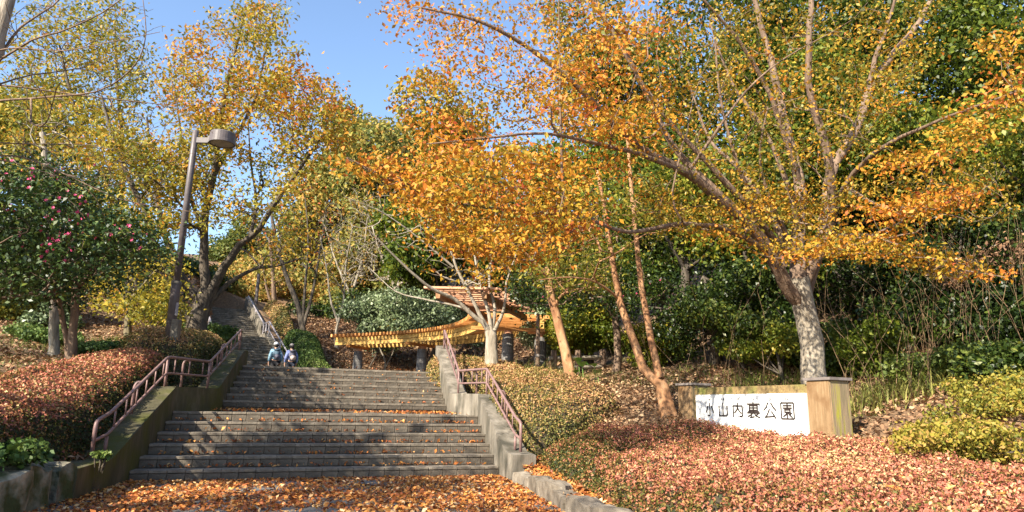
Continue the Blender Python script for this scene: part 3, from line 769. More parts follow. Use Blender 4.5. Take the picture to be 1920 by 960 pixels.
lab = ['pale edging stone butted against the right stair wall end', 'second edging stone from the right stair wall, dull grey brown', 'third edging stone from the stair wall, broad and flat faced', 'edging stone fourth from the stair wall near the bottom of the picture',
       'edging stone fifth from the stair wall at the bottom edge of the picture', 'edging stone sixth from the stair wall beside the red hedge', 'edging stone seventh from the stair wall, just out of view']
for k, (a, b) in enumerate(zip(EDGE[:-1], EDGE[1:])):
    a = np.array(a); b = np.array(b); d = b - a; L = np.linalg.norm(d)
    c = (a + b) / 2 + np.array([d[1], -d[0]]) / L * (-.13)
    c = (a + b) / 2 + np.array([d[1], -d[0]]) / L * -.12
    tag(rock('edging_stone', (c[0], c[1], -.02 + .03 * (k % 3)), (L * 1.02, .24, .38), math.atan2(d[1], d[0]) + .06 * (-1) ** k, 40 + k, 'rock', sub=5, amp=.2), lab[k], 'stone', 'edging stones along the right of the path')
WLL = [(-5.0, 8.75), (-4.62, 7.58), (-4.56, 7.2), (-4.46, 6.72), (-4.30, 5.9), (-4.1, 4.9), (-3.95, 3.6)]
wl = thing('stone_wall', (-4.7, 7.2, 0), 'low retaining wall of big rough stones left of the stairs', 'wall')
for k, (a, b) in enumerate(zip(WLL[1:-1], WLL[2:])):
    a = np.array(a); b = np.array(b); d = b - a; L = np.linalg.norm(d)
    c = (a + b) / 2 + np.array([d[1], -d[0]]) / L * .17
    rock('stone', (c[0] - .02 * (k % 2), c[1], .10), (L * .96, .40, .56 + .05 * (k % 2)), math.atan2(d[1], d[0]), 60 + k, 'dark_rock', wl, sub=7, amp=.3)

# ------------------------------------------------------------------ pergola
PC = smooth_line([(-6.75, 27.5, 0), (-4.6, 26.6, 0), (-2.6, 25.3, 0), (-1.1, 23.6, 0), (-.25, 21.7, 0), (.05, 20.2, 0)], .02)
seg = np.linalg.norm(np.diff(PC, axis=0), axis=1); PS = np.concatenate([[0], np.cumsum(seg)])
def pc(s):
    i = min(max(np.searchsorted(PS, s) - 1, 0), len(PC) - 2)
    t = (s - PS[i]) / max(seg[i], 1e-9)
    p = PC[i] + (PC[i + 1] - PC[i]) * t
    d = PC[min(i + 3, len(PC) - 1)] - PC[max(i - 3, 0)]; d = d / np.linalg.norm(d)
    return p, d, np.array([d[1], -d[0], 0])
PT = PS[-1]
zroof = lambda s: 3.66 + .05 * s / PT
perg = thing('pergola', (-2.5, 23, PLAZA_Z), 'curved orange timber pergola on tiled columns above the plaza', 'pergola')
hw = lambda s: .85 + .45 * min(1, s / PT)
for sgn in (-1, 1):
    for lev in (0, 1):
        pts = []
        for s in np.linspace(.15, PT - .1, 60):
            p, d, n_ = pc(s); pts.append((p + n_ * sgn * (hw(s) * .72), n_, zroof(s)))
        v = []; f = []
        for (p, n_, zz) in pts:
            zb = zz - .30 + lev * .155
            for dn, dz in ((-.05, 0), (.05, 0), (.05, .135), (-.05, .135)):
                v.append(p + n_ * dn + np.array([0, 0, zb + dz]))
        for i in range(len(pts) - 1):
            for k in range(4):
                f.append((i * 4 + k, i * 4 + (k + 1) % 4, i * 4 + 4 + (k + 1) % 4, i * 4 + 4 + k))
        f += [(0, 1, 2, 3), tuple(len(v) - 4 + k for k in (3, 2, 1, 0))]
        put('beam', v, f, 'pergola_beam', perg)
s = .1
k = 0
while s < PT - .05:
    p, d, n_ = pc(s)
    far = False
    w = hw(s)
    zz = zroof(s) + .0
    c = p + np.array([0, 0, zz + .055])
    m = MB()
    hd_ = d * (.036 if not far else .045); hn = n_ * w; up = np.array([0, 0, .055])
    vs = [c - hn - hd_ - up, c + hn - hd_ - up, c + hn + hd_ - up, c - hn + hd_ - up]
    vs += [q_ + 2 * up for q_ in vs]
    m.add(vs, [(3, 2, 1, 0), (4, 5, 6, 7), (0, 1, 5, 4), (1, 2, 6, 5), (2, 3, 7, 6), (3, 0, 4, 7)])
    m.put('slat', 'roof_tile' if far else 'pergola', perg)
    s += .185 if not far else .17
NX0 = lambda y: -1.05 - (20.0 - y) * .26
NX1 = lambda y: .72 - (20.0 - y) * .27
y = 16.15
while y < 20.0:
    m = MB(); m.box(((NX0(y) + NX1(y)) / 2, y, 3.80 + .05 * math.sin(y * 2)), (NX1(y) - NX0(y) + .12 * math.sin(y * 9), .135, .05)); m.put('slat', 'roof_tile', perg)
    y += .205
for fx in (.18, .82):
    m = MB(); a = np.array([NX0(16.1) + (NX1(16.1) - NX0(16.1)) * fx, 16.1, 3.66]); b = np.array([NX0(20.1) + (NX1(20.1) - NX0(20.1)) * fx, 20.1, 3.66])
    m.box(((a + b) / 2), (.11, np.linalg.norm(b - a), .16), math.atan2(-(b - a)[0], (b - a)[1])); m.put('beam', 'bark_orange', perg)
def column(s_at, off, r0, r1, parent, zt=None):
    p, d, n_ = pc(s_at); p = p + n_ * off; zt = zt or zroof(s_at) - .5
    sides = 16; v = []; f = []; uv = []
    for i, (r, z) in enumerate(((r0, PLAZA_Z - .1), (r1, zt))):
        for k in range(sides):
            a = 2 * math.pi * k / sides; v.append((p[0] + r * math.cos(a), p[1] + r * math.sin(a), z))
    for k in range(sides):
        f.append((k, (k + 1) % sides, sides + (k + 1) % sides, sides + k))
        H = zt - PLAZA_Z; u0 = k / sides * r0 * 6.28; u1 = (k + 1) / sides * r0 * 6.28
        uv += [(u0, 0), (u1, 0), (u1, H), (u0, H)]
    f.append(tuple(sides + k for k in range(sides))); uv += [(0, 0)] * sides
    c = put('column', v, f, 'column_tile', parent, uv=uv)
    m = MB(); m.tube([(p[0], p[1], zt), (p[0], p[1], zt + .1)], r1 * .75, 12); m.put('column_head', 'roof_tile', c)
    m = MB(); ang = math.atan2(n_[1], n_[0]); m.box((p[0], p[1], zt + .15), (hw(s_at) * (1.7 if abs(off) < .5 else .6), .16, .10), ang); m.put('bracket', 'pergola', c)
column(.8, 0, .21, .175, perg); column(PT * .36, 0, .21, .18, perg)
column(PT * .985, .1, .19, .17, perg); column(PT * .93, -1.0, .20, .18, perg)

# ------------------------------------------------------------------ small wooden post and low log fence
q = P(1008, 688, 17)
wp = thing('wooden_post', (q[0], q[1], q[2] - .2), 'slim dark weathered post right of the pergola columns', 'post')
put_lathe('shaft', [(.055, q[2] - .2), (.045, P(1009, 588, 17)[2])], (q[0], q[1], 0), 'bark_brown', wp, 10)
put_lathe('metal_band', [(.06, q[2] + .25), (.06, q[2] + .31)], (q[0], q[1], 0), 'cap', wp, 10)
fa, fb = P(1030, 672, 17.5), P(1135, 670, 18.5)
fc = thing('log_fence', (fa[0], fa[1], fa[2] - .4), 'low fence of pale logs behind the leaning brown trunk', 'fence')
m = MB(); m.tube([fa, fb], .055, 8); m.put('rail', 'bark_pale', fc)
m = MB(); m.tube([fa - np.array([0, 0, .25]), fb - np.array([0, 0, .25])], .05, 8); m.put('rail', 'bark_pale', fc)
for t in (.08, .5, .95):
    q = fa + (fb - fa) * t
    m = MB(); m.tube([q - np.array([0, 0, .6]), q + np.array([0, 0, .2])], .08, 8); m.put('post', 'bark_brown', fc)

# ------------------------------------------------------------------ people
def skin_mesh(name, nodes, edges, mat, parent, sub=1):
    """nodes: dict key -> (x, y, z, r)"""
    keys = list(nodes); ix = {k: i for i, k in enumerate(keys)}
    org = np.array(parent.location)
    me = bpy.data.meshes.new(name)
    me.from_pydata([tuple(np.array(nodes[k][:3]) - org) for k in keys], [(ix[a], ix[b]) for a, b in edges], [])
    o = bpy.data.objects.new(name, me); col.objects.link(o); o.parent = parent
    md = o.modifiers.new('skin', 'SKIN'); md.use_smooth_shade = True
    for i, k in enumerate(keys):
        r = nodes[k][3]
        if np.isscalar(r): r = (r, r)
        me.skin_vertices[0].data[i].radius = r
        me.skin_vertices[0].data[i].use_root = (i == 0)
    if sub:
        s_ = o.modifiers.new('sub', 'SUBSURF'); s_.levels = sub; s_.render_levels = sub
    me.materials.append(MAT[mat])
    return o
def plain(name, c, rough=.8):
    MAT[name] = noise_mat(name, [(.3, tuple(x * .8 for x in c)), (.7, tuple(min(1, x * 1.15) for x in c))], scale=15, rough=rough, bump=.15)
for n_, c_ in (('skin', (.50, .30, .22)), ('light_blue_cloth', (.20, .33, .42)), ('blue_cloth', (.16, .20, .40)), ('navy_cloth', (.02, .025, .04)), ('black_cloth', (.018, .018, .022)), ('white_cloth', (.75, .75, .73)), ('grey_cloth', (.16, .15, .15)), ('teal_pack', (.06, .10, .14)), ('dark_pack', (.09, .09, .12)), ('pack_patch', (.45, .36, .32)), ('hair', (.03, .025, .022)), ('shoe', (.12, .11, .10))):
    plain(n_, c_)
def person(x, y, z, h, face, label, jacket, trousers, cap, pack, patch, packlabel, step, brim):
    k = h / 1.7
    rt = thing('person', (x, y, z), label, 'person', None)
    fx, fy = math.cos(face), math.sin(face)           # facing direction
    def W(r, f, u): return (x + (fy * r + fx * f) * k, y + (-fx * r + fy * f) * k, z + u * k)   # r right, f forward, u up
    N = {}; Ed = []
    def nd(key, r, f, u, rad, link=None):
        N[key] = (*W(r, f, u), rad * k if np.isscalar(rad) else (rad[0] * k, rad[1] * k))
        if link: Ed.append((link, key))
    nd('pelvis', 0, 0, .92, .125)
    nd('waist', 0, .02, 1.08, .12, 'pelvis'); nd('chest', 0, .05, 1.28, .14, 'waist'); nd('neck0', 0, .06, 1.42, .07, 'chest'); nd('neck', 0, .08, 1.49, .052, 'neck0')
    nd('jaw', 0, .11, 1.55, .075, 'neck'); nd('head', 0, .105, 1.62, .092, 'jaw'); nd('crown', 0, .095, 1.68, .07, 'head')
    nd('nose', 0, .205, 1.585, .015, 'head')
    for s_, nm in ((1, 'r'), (-1, 'l')):
        nd('ear' + nm, s_ * .09, .09, 1.60, .016, 'head')
        nd('sh' + nm, s_ * .17, .05, 1.38, .065, 'chest'); nd('el' + nm, s_ * .235, -.02, 1.12, .045, 'sh' + nm); nd('wr' + nm, s_ * .245, .09, .90, .03, 'el' + nm); nd('pa' + nm, s_ * .245, .12, .83, (.038, .022), 'wr' + nm)
        for j, (df, du, ln) in enumerate(((-.03, -.06, .9), (-.01, -.085, 1), (.012, -.08, 1), (.032, -.06, .85))):
            nd('f%d%s' % (j, nm), s_ * .24, .13 + df, .80 + du * .45, .0095, 'pa' + nm); nd('t%d%s' % (j, nm), s_ * .225, .14 + df, .80 + du * ln, .008, 'f%d%s' % (j, nm))
        nd('th' + nm, s_ * .22, .16, .82, .011, 'pa' + nm); nd('tt' + nm, s_ * .21, .17, .785, .009, 'th' + nm)
        st = step * s_
        nd('hip' + nm, s_ * .09, .0, .86, .09, 'pelvis'); nd('kn' + nm, s_ * .095, .06 + .12 * st, .48, .058, 'hip' + nm); nd('an' + nm, s_ * .10, -.02 + .14 * st - (.06 if st < 0 else 0), .10, .04, 'kn' + nm); nd('to' + nm, s_ * .11, .13 + .14 * st, .035, .036, 'an' + nm)
    skin_mesh('body', N, Ed, 'skin', rt)
    J = {}; Je = []
    for key in ('pelvis', 'waist', 'chest', 'neck0', 'shr', 'shl', 'elr', 'ell', 'wrr', 'wrl'):
        a = N[key]; J[key] = (a[0], a[1], a[2], (a[3] if np.isscalar(a[3]) else a[3][0]) * 1.12 + .022 * k)
    Je = [('pelvis', 'waist'), ('waist', 'chest'), ('chest', 'neck0'), ('chest', 'shr'), ('chest', 'shl'), ('shr', 'elr'), ('shl', 'ell'), ('elr', 'wrr'), ('ell', 'wrl')]
    skin_mesh('jacket', J, Je, jacket, rt)
    T = {}; Te = []
    for key in ('pelvis', 'hipr', 'hipl', 'knr', 'knl', 'anr', 'anl'):
        a = N[key]; T[key] = (a[0], a[1], a[2], a[3] * 1.06 + .018 * k)
    Te = [('pelvis', 'hipr'), ('pelvis', 'hipl'), ('hipr', 'knr'), ('hipl', 'knl'), ('knr', 'anr'), ('knl', 'anl')]
    skin_mesh('trousers', T, Te, trousers, rt)
    for nm in 'rl':
        a, b = N['an' + nm], N['to' + nm]
        skin_mesh('shoe', {'a': (a[0], a[1], a[2] - .05 * k, .05 * k), 'b': (b[0], b[1], b[2] + .01, .046 * k)}, [('a', 'b')], 'shoe', rt)
    hc = np.array(W(0, .10, 1.655))
    bm = bmesh.new(); bmesh.ops.create_uvsphere(bm, u_segments=14, v_segments=9, radius=.106 * k)
    for v in bm.verts:
        if v.co.z < -.015: v.co.z = -.015 + (v.co.z + .015) * .1
    if brim:
        r_ = bmesh.ops.create_cone(bm, cap_ends=True, segments=18, radius1=.165 * k, radius2=.12 * k, depth=.04 * k)
        for v in r_['verts']: v.co.z -= .02
    vs = [np.array(v.co) + hc for v in bm.verts]; bm.verts.index_update(); fs = [tuple(v.index for v in f.verts) for f in bm.faces]; bm.free()
    put('cap', vs, fs, cap, rt, smooth=True)
    hr = np.array(W(0, .075, 1.60))
    bm = bmesh.new(); bmesh.ops.create_uvsphere(bm, u_segments=10, v_segments=7, radius=.10 * k)
    vs = [np.array(v.co) * (1, 1, .9) + hr for v in bm.verts]; bm.verts.index_update(); fs = [tuple(v.index for v in f.verts) for f in bm.faces]; bm.free()
    put('hair', vs, fs, 'hair', rt, smooth=True)
    bp = thing('backpack', W(0, -.2, 1.02), packlabel, 'backpack')
    def pbox(nm, r, f, u0, u1, wr, wf, mat, par, bev):
        bm = bmesh.new(); bmesh.ops.create_cube(bm, size=1)
        bmesh.ops.bevel(bm, geom=list(bm.edges), offset=bev, segments=3, affect='EDGES')
        vs = [W(r + v.co.x * wr, f + v.co.y * wf, (u0 + u1) / 2 + v.co.z * (u1 - u0)) for v in bm.verts]
        bm.verts.index_update(); fs = [tuple(v.index for v in fc_.verts) for fc_ in bm.faces]; bm.free()
        return put(nm, vs, fs, mat, par, smooth=True)
    pbox('bag', 0, -.21, .98, 1.42, .30, .17, pack, bp, .2)
    pbox('front_pocket', 0, -.305, 1.0, 1.2, .23, .07, patch, bp, .2)
    pbox('top_flap', 0, -.235, 1.34, 1.45, .25, .16, pack, bp, .25)
    for s_ in (-1, 1):
        m = MB(); m.tube([W(s_ * .11, -.14, 1.40), W(s_ * .13, .02, 1.475), W(s_ * .13, .20, 1.36), W(s_ * .14, .12, 1.08), W(s_ * .12, -.12, 1.02)], .018 * k, 6); m.put('strap', pack, bp)
fc_ = math.radians(120)
q1 = P(515, 688, 27.6); q2 = P(545, 688, 27.6)
person(q1[0], q1[1], PLAZA_Z, 1.60, fc_, 'person from behind in light blue jacket and white cap, left of the walking pair', 'light_blue_cloth', 'black_cloth', 'white_cloth', 'teal_pack', 'dark_pack', 'dark teal backpack worn by the walker in the white cap', 1, False)
person(q2[0], q2[1], PLAZA_Z, 1.55, fc_, 'person from behind in blue hooded jacket and grey cap, right of the walking pair', 'blue_cloth', 'navy_cloth', 'grey_cloth', 'dark_pack', 'pack_patch', 'dark backpack with pale pocket worn by the walker in the grey cap', -1, False)
#@@HEDGES

# ------------------------------------------------------------------ hedges
MAT['hedge_core'] = noise_mat('hedge_core', [(.3, (.03, .024, .014)), (.7, (.075, .055, .03))], scale=20, bump=.5)
def tri_sample(v, f, n, g):
    """n points spread evenly over a quad mesh, with normals"""
    a = v[f[:, 0]]; b = v[f[:, 1]]; c = v[f[:, 2]]; d = v[f[:, 3]]
    t0 = np.concatenate([a, a]); t1 = np.concatenate([b, c]); t2 = np.concatenate([c, d])
    cr = np.cross(t1 - t0, t2 - t0); ar = np.linalg.norm(cr, axis=1)
    k = g.choice(len(ar), n, p=ar / ar.sum())
    r1 = np.sqrt(g.uniform(size=n)); r2 = g.uniform(size=n)
    p = (1 - r1)[:, None] * t0[k] + (r1 * (1 - r2))[:, None] * t1[k] + (r1 * r2)[:, None] * t2[k]
    nn = cr[k] / (ar[k][:, None] + 1e-9)
    return p, nn, ar.sum() / 2
def patch(x, y, s, ph):
    return .5 + .25 * (np.sin(x * s + ph) + np.sin(y * s * 1.3 - ph * 2 + np.sin(x * s * .7)))
def hedge(label, poly, h, mat, dens, size, seed, base=.5, spread=.22, side_green=.35, edge=.38, wob=.04, step=.11, name='clipped_hedge', loose=.03, grad=0.0):
    poly = smooth_line(list(poly) + [poly[0]], .25)[:-1][:, :2] if len(poly[0]) == 3 else smooth_line([(a, b, 0) for a, b in poly] + [(poly[0][0], poly[0][1], 0)], .25)[:-1][:, :2]
    poly = [tuple(p) for p in poly]
    g = rs(seed)
    x0, x1 = min(p[0] for p in poly), max(p[0] for p in poly); y0, y1 = min(p[1] for p in poly), max(p[1] for p in poly)
    xs = np.arange(x0 - step, x1 + 2 * step, step); ys = np.arange(y0 - step, y1 + 2 * step, step)
    X, Y = np.meshgrid(xs, ys)
    ins = inpoly(X, Y, poly); d = np.where(ins, polydist(X, Y, poly), 0)
    gr = ground_h(X, Y)
    q = np.clip(d / edge, 0, 1)
    Z = gr + h * np.sqrt(1 - (1 - q) ** 2) * (1 + wob * 2 * (patch(X, Y, 2.3, seed) - .5)) + wob * .4 * g.normal(size=X.shape) * (q > 0) - .06 * (q <= 0)
    ix = np.arange(X.size).reshape(X.shape)
    f = np.stack([ix[:-1, :-1], ix[:-1, 1:], ix[1:, 1:], ix[1:, :-1]], -1).reshape(-1, 4)
    v = np.stack([X, Y, Z], -1).reshape(-1, 3)
    keep = ins.ravel()[f].any(1); f = f[keep]
    c = v[f.ravel()].mean(0); c[2] = gz(c[0], c[1])
    rt = thing(name, c, label, 'hedge')
    put('branch_mass', v - np.array([0, 0, .02]), f, 'hedge_core', rt, smooth=True)
    n0 = 1000
    _, _, area = tri_sample(v, f, n0, g)
    n = int(area * dens)
    p, nn, _ = tri_sample(v, f, n, g)
    p = p + nn * (g.uniform(-.02, loose * 2, n) + np.where(g.uniform(size=n) < .04, g.uniform(0, .06, n), 0))[:, None] + g.normal(0, .008, (n, 3))
    lv, lf = leaf_arrays(p, size, g, up=.3, aspect=.5, nrm=nn, nw=.8)
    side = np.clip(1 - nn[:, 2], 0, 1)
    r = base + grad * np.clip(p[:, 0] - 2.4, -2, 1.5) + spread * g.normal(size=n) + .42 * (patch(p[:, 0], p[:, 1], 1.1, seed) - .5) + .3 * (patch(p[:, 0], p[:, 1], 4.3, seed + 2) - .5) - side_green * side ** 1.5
    tag(put('leaves', lv, lf, mat, rt, rnd=np.clip(r, 0, 1)), kind='stuff')
    return rt
s2 = lambda u, v: tuple(S(u, v)[:2])
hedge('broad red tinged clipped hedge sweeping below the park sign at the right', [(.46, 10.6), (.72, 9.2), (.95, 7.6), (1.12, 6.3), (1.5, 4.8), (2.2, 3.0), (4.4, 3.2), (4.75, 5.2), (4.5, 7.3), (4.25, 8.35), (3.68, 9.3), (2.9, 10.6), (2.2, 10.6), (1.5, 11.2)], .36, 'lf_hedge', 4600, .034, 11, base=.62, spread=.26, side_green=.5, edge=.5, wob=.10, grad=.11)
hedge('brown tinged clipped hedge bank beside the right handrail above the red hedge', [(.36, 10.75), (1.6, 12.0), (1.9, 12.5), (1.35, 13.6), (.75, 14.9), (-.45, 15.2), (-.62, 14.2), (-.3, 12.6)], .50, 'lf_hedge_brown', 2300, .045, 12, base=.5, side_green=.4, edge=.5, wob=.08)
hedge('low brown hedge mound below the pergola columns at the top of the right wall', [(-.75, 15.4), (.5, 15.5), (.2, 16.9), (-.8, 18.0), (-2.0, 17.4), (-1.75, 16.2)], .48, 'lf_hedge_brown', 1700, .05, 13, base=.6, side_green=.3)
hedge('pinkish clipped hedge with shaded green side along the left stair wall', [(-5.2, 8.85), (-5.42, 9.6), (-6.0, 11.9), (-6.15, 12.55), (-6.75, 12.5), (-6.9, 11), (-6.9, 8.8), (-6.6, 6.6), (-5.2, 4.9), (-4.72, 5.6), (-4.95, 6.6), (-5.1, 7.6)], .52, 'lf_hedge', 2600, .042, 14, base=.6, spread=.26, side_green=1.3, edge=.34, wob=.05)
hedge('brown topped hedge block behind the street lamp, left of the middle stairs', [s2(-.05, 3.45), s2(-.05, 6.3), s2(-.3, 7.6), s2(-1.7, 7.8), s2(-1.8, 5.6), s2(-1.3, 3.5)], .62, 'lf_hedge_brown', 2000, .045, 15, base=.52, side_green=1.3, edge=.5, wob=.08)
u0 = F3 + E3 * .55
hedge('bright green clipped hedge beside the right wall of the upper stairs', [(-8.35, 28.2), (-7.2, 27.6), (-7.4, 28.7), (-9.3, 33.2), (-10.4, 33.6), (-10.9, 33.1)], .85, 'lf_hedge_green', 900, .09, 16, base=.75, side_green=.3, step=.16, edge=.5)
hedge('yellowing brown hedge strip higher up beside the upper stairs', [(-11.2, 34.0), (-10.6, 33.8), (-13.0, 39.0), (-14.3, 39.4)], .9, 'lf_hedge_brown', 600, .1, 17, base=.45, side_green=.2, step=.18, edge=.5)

# ------------------------------------------------------------------ fallen leaves
def scatter(name, pts, size, mat, seed, lift=.012, base=.5, spread=.25, up=1.2, kind='stuff', label=None):
    g = rs(seed)
    p = np.array(pts); p[:, 2] += lift * g.uniform(.3, 1.6, len(p))
    v, f = leaf_arrays(p, size * g.choice([.55, .8, 1.0, 1.25], len(p)), g, up=up, aspect=.55, fold=.12)
    r = np.clip(base + spread * g.normal(size=len(p)) + .2 * (patch(p[:, 0], p[:, 1], 1.7, seed) - .5), 0, 1)
    return tag(put(name, v, f, mat, rnd=r), label, None, None, kind)
def rnd_in(poly, n, g):
    x0, x1 = min(p[0] for p in poly), max(p[0] for p in poly); y0, y1 = min(p[1] for p in poly), max(p[1] for p in poly)
    out = []
    while sum(map(len, out)) < n:
        x = g.uniform(x0, x1, n * 2); y = g.uniform(y0, y1, n * 2); k = inpoly(x, y, poly)
        out.append(np.stack([x[k], y[k]], 1))
    return np.concatenate(out)[:n]
g = rs(21)
q = rnd_in([(-4.6, 7.6), (-4.2, 5.4), (.85, 5.4), (.48, 7.9), (.15, 10.0), tuple(S(W1, 0)[:2]), tuple(S(0, 0)[:2]), tuple(S(0, -.9)[:2])], 26000, g)
den = patch(q[:, 0], q[:, 1], 1.9, 3) * .5 + patch(q[:, 0], q[:, 1], 5.1, 8) * .5
q = q[g.uniform(size=len(q)) < np.clip(1.9 * den - .12, .12, 1)]
scatter('fallen_leaves', np.c_[q, np.zeros(len(q))], .058, 'litter', 22, lift=.02, base=.52, spread=.28)
# on the treads, most of them swept against the risers
pts = []
for (n_, va, tr, z0, ri, ua, ub, cnt) in ((N1, 0, T1, 0, R1, 0, W1, 330), (N2, V2, T2, Z2, R2, UL2, UR2, 60)):
    for i in range(n_):
        zt = z0 + (i + 1) * ri + .008
        last = i == n_ - 1
        wd = 1.85 if (last and va == 0) else tr
        k = cnt * 5 if (last and va == 0) else cnt
        u = g.uniform(ua + .05, ub - .05, k); w = patch(u, u * 0 + i * 2.1, 2.1, i)
        keep = g.uniform(size=k) < .25 + .9 * w * (.45 + .55 * u / W1)
        u = u[keep]; v = va + i * tr + wd * (1 - np.abs(g.normal(0, .28, len(u)))).clip(.05, 1)
        pts.append(L0 + u[:, None] * EV + v[:, None] * AV + np.array([0, 0, zt]))
pts = np.concatenate(pts)
scatter('fallen_leaves', pts, .06, 'litter', 23, lift=.03, base=.42, up=.9)
# slopes
q = rnd_in([(.4, 10.7), (1.0, 7.8), (1.8, 5.8), (4.2, 3.5), (4.6, 7.5), (4.0, 9.6), (4.2, 12), (3, 19), (.6, 18), (.4, 15), (1.2, 13), (-.2, 11.8)], 24000, g)
scatter('fallen_leaves', np.c_[q, ground_h(q[:, 0], q[:, 1]) + .03], .08, 'litter_brown', 24, lift=.04, base=.7, spread=.3)
q = rnd_in([(.2, 10.4), (.50, 8.2), (.75, 6.3), (1.0, 4.8), (1.5, 4.8), (1.05, 6.8), (.75, 9.4), (.5, 10.9)], 2600, g)
scatter('fallen_leaves', np.c_[q, ground_h(q[:, 0], q[:, 1]) + .04], .075, 'litter', 25, lift=.05, base=.55)
q = rnd_in([(4.0, 9.3), (4.7, 7.4), (5, 5), (9, 5), (9, 12), (5.5, 15), (3.4, 15), (4.2, 12)], 14000, g)
scatter('fallen_leaves', np.c_[q, ground_h(q[:, 0], q[:, 1]) + .03], .085, 'litter_brown', 29, lift=.04, base=.55)
q = rnd_in([(-5.0, 8.8), (-4.8, 5), (-9, 3), (-16, 8), (-17, 16), (-14, 24), (-9.5, 24), (-8, 17), (-6.8, 13)], 26000, g)
scatter('fallen_leaves', np.c_[q, ground_h(q[:, 0], q[:, 1]) + .03], .095, 'litter_brown', 26, lift=.04, base=.55)
q = rnd_in([(-9.5, 30), (-7, 29.2), (-2, 28.5), (2, 25), (4, 30), (2, 42), (-8, 44), (-12, 42), (-13, 39)], 26000, g)
scatter('fallen_leaves', np.c_[q, ground_h(q[:, 0], q[:, 1]) + .03], .16, 'litter_brown', 27, lift=.06, base=.5)
q = rnd_in([(-11.9, 28), (-14, 32), (-17, 38), (-24, 44), (-26, 30), (-16, 22), (-10, 22)], 12000, g)
scatter('fallen_leaves', np.c_[q, ground_h(q[:, 0], q[:, 1]) + .03], .16, 'litter_brown', 28, lift=.06, base=.45)
# a few single leaves lying on the red hedge
lm = None
single = [(1380, 835, 8.6), (1440, 842, 8.4), (1500, 850, 8.2), (1570, 868, 7.6), (1620, 872, 7.3), (1660, 880, 7.0), (1720, 905, 6.2), (1760, 890, 6.4), (1800, 915, 5.8), (1850, 930, 5.4), (1700, 925, 6.0), (1590, 900, 7.0), (1530, 890, 7.3), (1640, 915, 6.4), (1880, 950, 5.0), (1480, 870, 8.0), (1350, 870, 8.6), (1290, 850, 9.2), (1560, 935, 6.3), (1780, 945, 5.4), (1420, 900, 7.5), (1830, 955, 4.9), (1680, 950, 5.5)]
for i, (px, py, Y) in enumerate(single):
    p = P(px, py, Y); gg = rs(300 + i)
    L = .13 if i != 9 else .17
    bm = bmesh.new()
    prof = [(-.5, .0), (-.3, .17), (-.05, .26), (.2, .2), (.5, .0)]
    mid = [bm.verts.new((x * L, 0, -.04 * L + .1 * L * x * x)) for x, w in prof]
    up_ = [bm.verts.new((x * L, w * L, .1 * L * w + .04 * L * math.sin(9 * x))) for x, w in prof[1:-1]]; dn = [bm.verts.new((x * L, -w * L, .12 * L * w)) for x, w in prof[1:-1]]
    for row in (up_, dn):
        bm.faces.new((mid[0], mid[1], row[0])); bm.faces.new((mid[-1], row[-1], mid[-2]))
        for a in range(2): bm.faces.new((mid[a + 1], mid[a + 2], row[a + 1], row[a]))
    rz = gg.uniform(0, 6.28); tx = gg.uniform(-.4, .4); ty = gg.uniform(-.4, .4)
    R = Matrix.Rotation(rz, 3, 'Z') @ Matrix.Rotation(tx, 3, 'X') @ Matrix.Rotation(ty, 3, 'Y')
    hz_ = gz(p[0], p[1]) + .40
    vs = [np.array(R @ v.co) + np.array([p[0], p[1], hz_]) for v in bm.verts]
    bm.verts.index_update(); fs = [tuple(v.index for v in f.verts) for f in bm.faces]; bm.free()
    me_mat = 'litter'
    o = put('fallen_leaf', vs, fs, me_mat, rnd=np.full(len(fs), [.95, .75, .55, .85][i % 4]), loc=vs[0])
    tag(o, 'single dry autumn leaf lying on top of the red hedge', 'leaf', 'single leaves lying on the red hedge')

